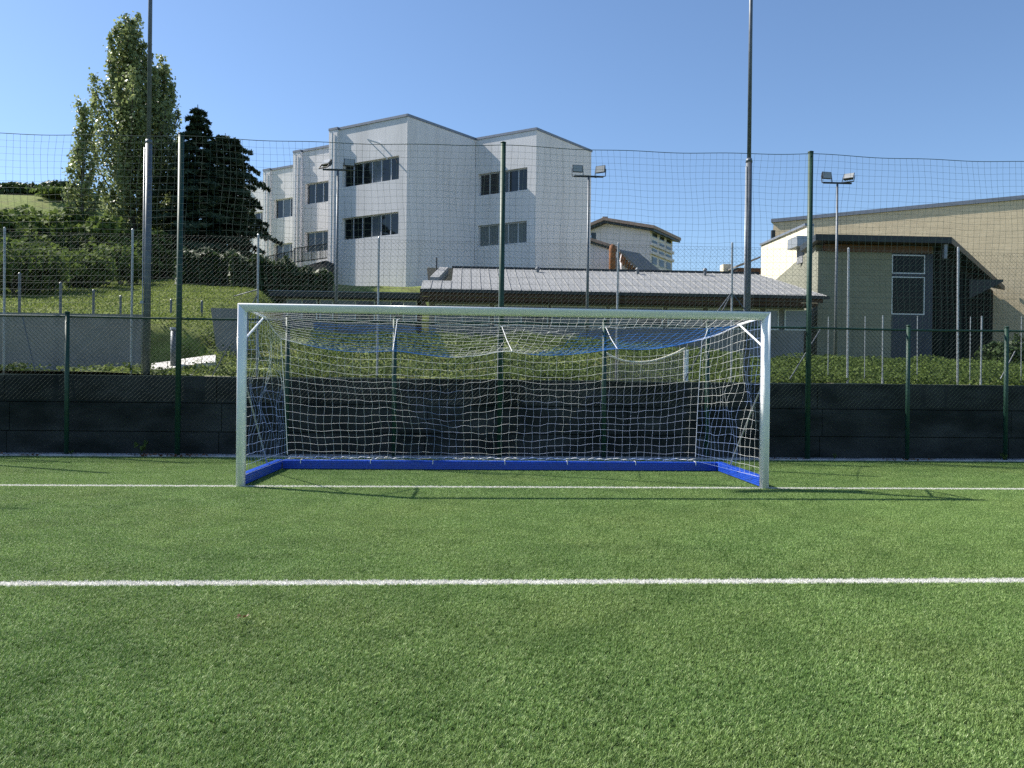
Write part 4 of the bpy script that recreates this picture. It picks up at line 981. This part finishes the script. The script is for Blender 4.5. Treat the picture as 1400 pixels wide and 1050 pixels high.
for j, (yt, yb) in enumerate(((323, 330), (333, 341), (344, 351), (355, 366))):
    zt_, zb_ = at_d(903, yt, DA+2)[2], at_d(903, yb, DA+2)[2]
    for i in range(3):
        o = np.append(f1+bd*(bl_*(.08+.31*i))+bn2*.05, zb_)
        m1 = MB(); m1.obox(o, np.append(bd*bl_*.22, 0), np.append(-bn2*.1, 0), (0, 0, zt_-zb_)); w_ = part('window', m1, M['frame_white'], apt)
        m1 = MB(); m1.obox(o+np.append(bd*.12+bn2*.05, .1), np.append(bd*(bl_*.22-.24), 0), np.append(-bn2*.04, 0), (0, 0, zt_-zb_-.2)); part('pane', m1, GD, w_)
m1 = MB()
for yy in (342, 353):
    m1.obox(np.append(f1+bn2*.08, at_d(903, yy, DA+2)[2]), np.append(bd*bl_, 0), np.append(bn2*.25, 0), (0, 0, .4))
part('balcony_band', m1, M['render_pink'], apt)
for i in range(2): 
    mb = MB(); a = at_d(812+i*12, 322-i*0, DA-2.4); mb.box((a[0]-.4, a[1]-.1, a[2]-.7), (a[0]+.3, a[1]+.2, a[2]+.4)) ; part('gable_window', mb, GD, apt) if i == 0 else None
# gabled house in front of the apartments
hs = thing('gabled_house', 'small pale house with a sloping roof left of the rust brown chimney', 'house', tuple(at_d(820, 370, 95)))
a, b_ = at_d(796, 372, 95), at_d(842, 372, 95); zt1, zt2 = at_d(796, 326, 95)[2], at_d(842, 341, 95)[2]
mb = MB(); mb.add([(a[0], a[1], 4), (b_[0], b_[1], 4), (b_[0], b_[1], zt2), (a[0], a[1], zt1), (a[0], a[1]+7, 4), (b_[0], b_[1]+7, 4), (b_[0], b_[1]+7, zt2), (a[0], a[1]+7, zt1)], [(0, 1, 2, 3), (1, 5, 6, 2), (4, 0, 3, 7), (5, 4, 7, 6), (3, 2, 6, 7)]); part('wall', mb, M['render_pink'], hs)
mb = MB(); mb.obox((a[0]-.3, a[1]-.6, zt1), np.array([b_[0]-a[0]+.6, 0, zt2-zt1-.1]), (0, 8.2, 0), (0, 0, .35)); part('roof', mb, M['roof_tile'], hs)
mb = MB(); mb.obox((a[0]-.3, a[1]-.5, zt1-.22), np.array([b_[0]-a[0]+.6, 0, zt2-zt1-.1]), (0, .4, 0), (0, 0, .2)); part('eaves', mb, M['dark_trim'], hs)
mb = MB(); c = at_d(833, 362, 94.8); mb.box((c[0]-.7, a[1]-.04, c[2]-1.2), (c[0]+.5, a[1]+.1, c[2]+.9)); part('window', mb, M['frame_white'], hs)
ch = thing('brown_chimney', 'tall rust brown rounded stack right of the small pale house', 'chimney', tuple(at_d(838, 372, 90)))
mb = MB(); c = at_d(837, 372, 90); zt_ = at_d(837, 334, 90)[2]
mb.tube([(c[0], c[1], c[2]-3), (c[0], c[1], zt_-.6), (c[0], c[1], zt_-.15), (c[0], c[1], zt_)], [.36, .40, .32, .1], 12); part('stack', mb, M['brown'], ch, smooth=True)
gh = thing('grey_roofed_house', 'grey roof with timber gable rafters right of the rust brown stack', 'house', tuple(at_d(868, 372, 92)))
A, B_, C_, D_ = at_d(847, 341, 92), at_d(874, 346, 97), at_d(903, 370, 97), at_d(877, 371, 92)
mb = MB(); th = np.array([0, 0, -.3]); mb.add([A, B_, C_, D_, A+th, B_+th, C_+th, D_+th], [(0, 1, 2, 3), (7, 6, 5, 4), (0, 4, 5, 1), (1, 5, 6, 2), (2, 6, 7, 3), (3, 7, 4, 0)]); part('roof', mb, M['roof_grey'], gh)
mb = MB(); 
for i in range(9):
    p_ = A+(D_-A)*(i/9.); q_ = A+(D_-A)*((i+.55)/9.); mb.add([p_+np.array([0, -.1, -.32]), q_+np.array([0, -.1, -.32]), q_+np.array([-.15, -.1, -1.1]), p_+np.array([-.15, -.1, -1.1]), p_+np.array([0, .3, -.32]), q_+np.array([0, .3, -.32]), q_+np.array([-.15, .3, -1.1]), p_+np.array([-.15, .3, -1.1])], [(0, 1, 2, 3), (4, 7, 6, 5), (0, 4, 5, 1), (1, 5, 6, 2), (2, 6, 7, 3), (3, 7, 4, 0)])
part('rafter_end', mb, M['brown'], gh)
mb = MB(); mb.add([A+np.array([.3, .4, -.4]), D_+np.array([-.2, .4, -.3]), np.array([D_[0]-.2, D_[1]+.4, 4]), np.array([A[0]+.3, A[1]+.4, 4]), A+np.array([.3, 5, -.4]), D_+np.array([-.2, 5, -.3]), np.array([D_[0]-.2, D_[1]+5, 4]), np.array([A[0]+.3, A[1]+5, 4])], [(0, 3, 2, 1), (4, 5, 6, 7), (0, 1, 5, 4), (1, 2, 6, 5), (2, 3, 7, 6), (3, 0, 4, 7)]); part('wall', mb, M['render_pink'], gh)
# small roofs right of the ridge
sh = thing('dark_shed', 'small dark roofed shed behind the right mast, above the seamed roof', 'shed', tuple(at_d(1015, 376, 70)))
mb = MB(); a, b_ = at_d(1008, 378, 70), at_d(1042, 353, 70); mb.box((a[0], a[1], 3), (b_[0], a[1]+3, at_d(1020, 366, 70)[2])); part('wall', mb, M['wood'], sh)
mb = MB(); mb.obox((a[0]-.2, a[1]-.3, at_d(1008, 366, 70)[2]), np.array([b_[0]-a[0], 0, b_[2]-at_d(1008, 366, 70)[2]]), (0, 3.6, 0), (0, 0, .15)); part('roof', mb, M['roof_grey'], sh)
mb = MB(); a = at_d(989, 374, 72); b_ = at_d(1000, 361, 72); mb.box((a[0], a[1], 3), (b_[0], a[1]+1, b_[2])); tag(part('roof_hut', mb, M['render_cream'], None), 'tiny cream hut on the skyline left of the right mast', 'hut')

# ------------------------------------------------------------------ left corner: grey wall, posts, kerb stones
gw = thing('grey_wall', 'plain grey concrete wall behind the fence at the left edge', 'wall', (*at_y(100, 505, 9.1)[:2], 1.6))
a, b_ = at_y(-120, 434, 9.1), at_y(193, 434, 9.1)
mb = MB(); mb.box((a[0], 9.1, 1.2), (b_[0], 9.35, 3.03)); part('wall_face', mb, M['grey_conc'], gw)
mb = MB(); mb.box((a[0], 9.06, 3.032), (b_[0]+.03, 9.39, 3.09)); part('coping', mb, M['grey_conc'], gw)
rt = thing('ramp_wall', 'short grey ramp wall behind the left goal post', 'wall', tuple(at_y(305, 490, 11)))
A, B_, C_, D_ = at_y(288, 421, 8.4), at_y(336, 422, 8.4), at_y(336, 500, 8.4), at_y(299, 500, 8.4)
mb = MB(); dz = np.array([0, .25, 0]); mb.add([A, B_, C_, D_, A+dz, B_+dz, C_+dz, D_+dz], [(0, 3, 2, 1), (4, 5, 6, 7), (0, 1, 5, 4), (1, 2, 6, 5), (2, 3, 7, 6), (3, 0, 4, 7)]); part('wall_face', mb, M['grey_conc'], rt)
for k, (px, pt_, y, lb) in enumerate(((27, 374, 9.6, 'pair of'), (83, 387, 9.8, ''), (128, 397, 11.0, ''), (165, 405, 12.0, ''), (234, 410, 13.0, ''), (276, 412, 13.4, ''))):
    lab = ['slim grey post on the grey wall, leftmost of its row', 'slim grey post on the grey wall, second of its row', 'slim grey post above the right half of the grey wall', 'slim grey post just left of the left mast', 'slim grey post between the mast and the tall green post', 'slim grey post just right of the tall green post'][k]
    P_ = at_y(px, pt_, y); z = hz(P_[0], y) if k > 1 else 3.05
    mb = MB(); mb.tube([(P_[0], y, z-.25), (P_[0], y, P_[2])], .035, 8); mb.tube([(P_[0], y, P_[2]), (P_[0], y, P_[2]+.03)], [.04, .015], 8)
    tag(part('slim_post', mb, M['galv_dull'], smooth=False), lab, 'post', 'slim grey posts on the left')
P_ = at_y(238, 447, 6.4); mb = MB(); z = hz(P_[0], 6.4); mb.tube([(P_[0], 6.4, z-.1), (P_[0], 6.4, P_[2]-.05)], .07, 12); bo = thing('grey_bollard', 'stout grey metal bollard with a light cap on top of the dark wall', 'bollard', (P_[0], 6.4, z)); part('tube', mb, M['galv_dull'], bo, smooth=True)
mb = MB(); mb.tube([(P_[0], 6.4, P_[2]-.06), (P_[0], 6.4, P_[2]-.01)], [.09, .075], 12); part('cap', mb, M['galv'], bo)
# pale kerb stones along the curved path
ks = [((206, 497), (228, 494)), ((229, 494), (252, 490)), ((253, 490), (275, 487)), ((276, 486.5), (294, 485))]
for k, (a, b_) in enumerate(ks):
    A, B_ = at_y(a[0], a[1]+10, 6.0+k*.15), at_y(b_[0], b_[1]+10, 6.1+k*.15); C_, D_ = at_y(b_[0]+1, b_[1], 6.75+k*.15), at_y(a[0]+1, a[1], 6.65+k*.15)
    dn = np.array([0, .05, -.25])
    mb = MB(); mb.add([A, B_, C_, D_, A+dn, B_+dn, C_+dn, D_+dn], [(0, 1, 2, 3), (7, 6, 5, 4), (0, 4, 5, 1), (1, 5, 6, 2), (2, 6, 7, 3), (3, 7, 4, 0)])
    tag(part('kerb_stone', mb, M['pale_conc']), ['white kerb stone nearest the left mast', 'white kerb stone left of the grey bollard', 'white kerb stone right of the tall green post', 'white kerb stone at the far end of the curved kerb'][k], 'kerb stone', 'white kerb stones behind the wall')
mb = MB(); A = at_y(207, 509, 5.6); B_ = at_y(262, 511, 5.6); mb.obox((A[0], 5.5, 1.52), (B_[0]-A[0], 0, 0), (0, .9, .02), (0, 0, .07)); tag(part('path_slab', mb, M['pale_conc']), 'pale concrete slab at the foot of the left mast', 'slab')

# stakes along the top of the wall at the right
for k, (px, y0, yy, r_) in enumerate(((1133, 433, 5.3, .010), (1183, 432, 5.5, .010), (1207.5, 431, 4.82, .016), (1255, 432, 5.5, .010), (1327, 433, 5.5, .010), (1342, 432, 4.82, .018), (1397, 432, 5.2, .010))):
    A = at_y(px, y0, yy); z = hz(A[0], yy) if yy > 4.9 else WT
    mb = MB(); mb.tube([(A[0], yy, z-.02), (A[0]+random.uniform(-.01, .01), yy, A[2])], r_, 6); mb.tube([(A[0], yy, z-.02), (A[0], yy, z+.12)], r_*1.5, 6)
    lab = ['thin white stake just right of the tall green post', 'thin white stake left of the thicker stake', 'thicker white stake nearer the tall green post', 'thin white stake right of the first short green post', 'thin white stake beside the right thick stake', 'thicker white stake nearer the right edge', 'thin white stake at the right edge of the picture'][k]
    tag(part('stake', mb, M['galv']), lab, 'stake', 'white stakes on the wall at the right')
# white post with a sagging hose and a grey debris net
wp = at_y(938, 478, 4.86)
mb = MB(); mb.box((wp[0]-.045, 4.83, WT+.012), (wp[0]+.045, 4.87, wp[2])); tag(part('white_post', mb, M['white_paint']), 'short white board post on the wall at the end of the cream hose', 'post')
hp = [(828, 482), (836, 487), (850, 492.5), (868, 495), (885, 494.5), (905, 490), (922, 483.5), (937, 476)]
hpts = spline([at_y(a, b_, 4.80) for a, b_ in hp], 40)
mb = MB(); mb.tube(hpts, .022, 8); tag(part('hose', mb, M['hose'], smooth=True), 'cream hose sagging behind the goal net', 'hose')
P = []
for i in range(0, 40): P.append(np.array([hpts[i]+np.array([0, .02, -.02]), np.array([hpts[i][0], 4.86, WT+.02])]))
for f in np.linspace(0, 1, 12): P.append(np.stack([hpts[:, 0], np.full(40, 4.84), hpts[:, 2]*(1-f)+(WT+.02)*f-.03*(1-f)], -1))
V, F = strands(P, .006); tag(mesh_np('debris_net', V, F, M['galv_dull']), 'small grey net hanging from the cream hose', 'net')

# small plants at the foot of the wall and litter on the turf
def weed(px, y, h_, label, seed, mt='leaf_ivy', z=.04):
    rng = np.random.default_rng(seed); c = at_y(px, 630, y); c[2] = z
    t = thing('weed', label, 'weed', tuple(c), 'weeds at the foot of the dark wall')
    mb = MB(); P, Nn = [], []
    for k in range(5):
        a = rng.uniform(0, 6.28); e = c+np.array([math.cos(a)*h_*.4, math.sin(a)*h_*.25, h_*rng.uniform(.5, 1)])
        mb.tube([c, (c+e)/2+np.array([0, 0, h_*.15]), e], [.004, .003, .002], 4)
        for q in rng.uniform(.4, 1.1, 9): P.append(c+(e-c)*q+rng.normal(0, h_*.08, 3)); Nn.append([0, -.5, 1])
    part('stem', mb, M['leaf_ivy'], t)
    V, F, r = leaves(np.array(P), np.array(Nn, float), h_*.16, rng, 1.8); mesh_np('leaf', V, F, M[mt], t, rnd=r)
weed(192, 4.34, .28, 'bright green weed sprouting from the kerb left of the goal', 1)
weed(1372, 4.25, .16, 'small weed at the foot of the rightmost green post', 2)
weed(1140, 4.22, .10, 'tiny weed right of the tall green post at the wall foot', 3)
weed(97, 4.22, .09, 'tiny weed at the foot of the leftmost short green post', 4)
cover_ = RNG
x = np.concatenate([RNG.normal(at_y(c, 630, 4.2)[0], .35, n) for c, n in ((215, 60), (240, 50), (440, 25), (1060, 30), (1250, 30), (30, 30))]); n = len(x)
V, F, r = leaves(np.stack([x, RNG.uniform(4.12, 4.3, n), RNG.uniform(.035, .06, n)], -1), np.tile([0, 0, 1.0], (n, 1)), .04, RNG); tag(mesh_np('fallen_leaves', V, F, M['dry_leaf'], rnd=r), 'scattered dry leaves along the kerb', 'leaves', kind='stuff')
d_ = ray(332, 842); gp = CAM+d_*((.05-CAM[2])/d_[2])
V, F, r = leaves(gp+RNG.normal(0, 1, (9, 3))*np.array([.016, .02, .004]), np.tile([0, 0, 1.0], (9, 1)), .02, RNG); tag(mesh_np('dead_leaf', V, F, M['dry_leaf'], rnd=r), 'brown dead leaf lying on the turf in the foreground', 'leaf')
# shrub at the right edge in front of the sports hall
p = place(1372, 445, 27); bush('corner_shrub', 'dark shrub beside the entrance block at the right edge', 'shrub', (p[0], p[1], hz(p[0], p[1])), (.9, .8, .7), 2500, .10, M['leaf_hedge'], None, 131)
for o in bpy.data.objects:
    if '_local' in o: del o['_local']
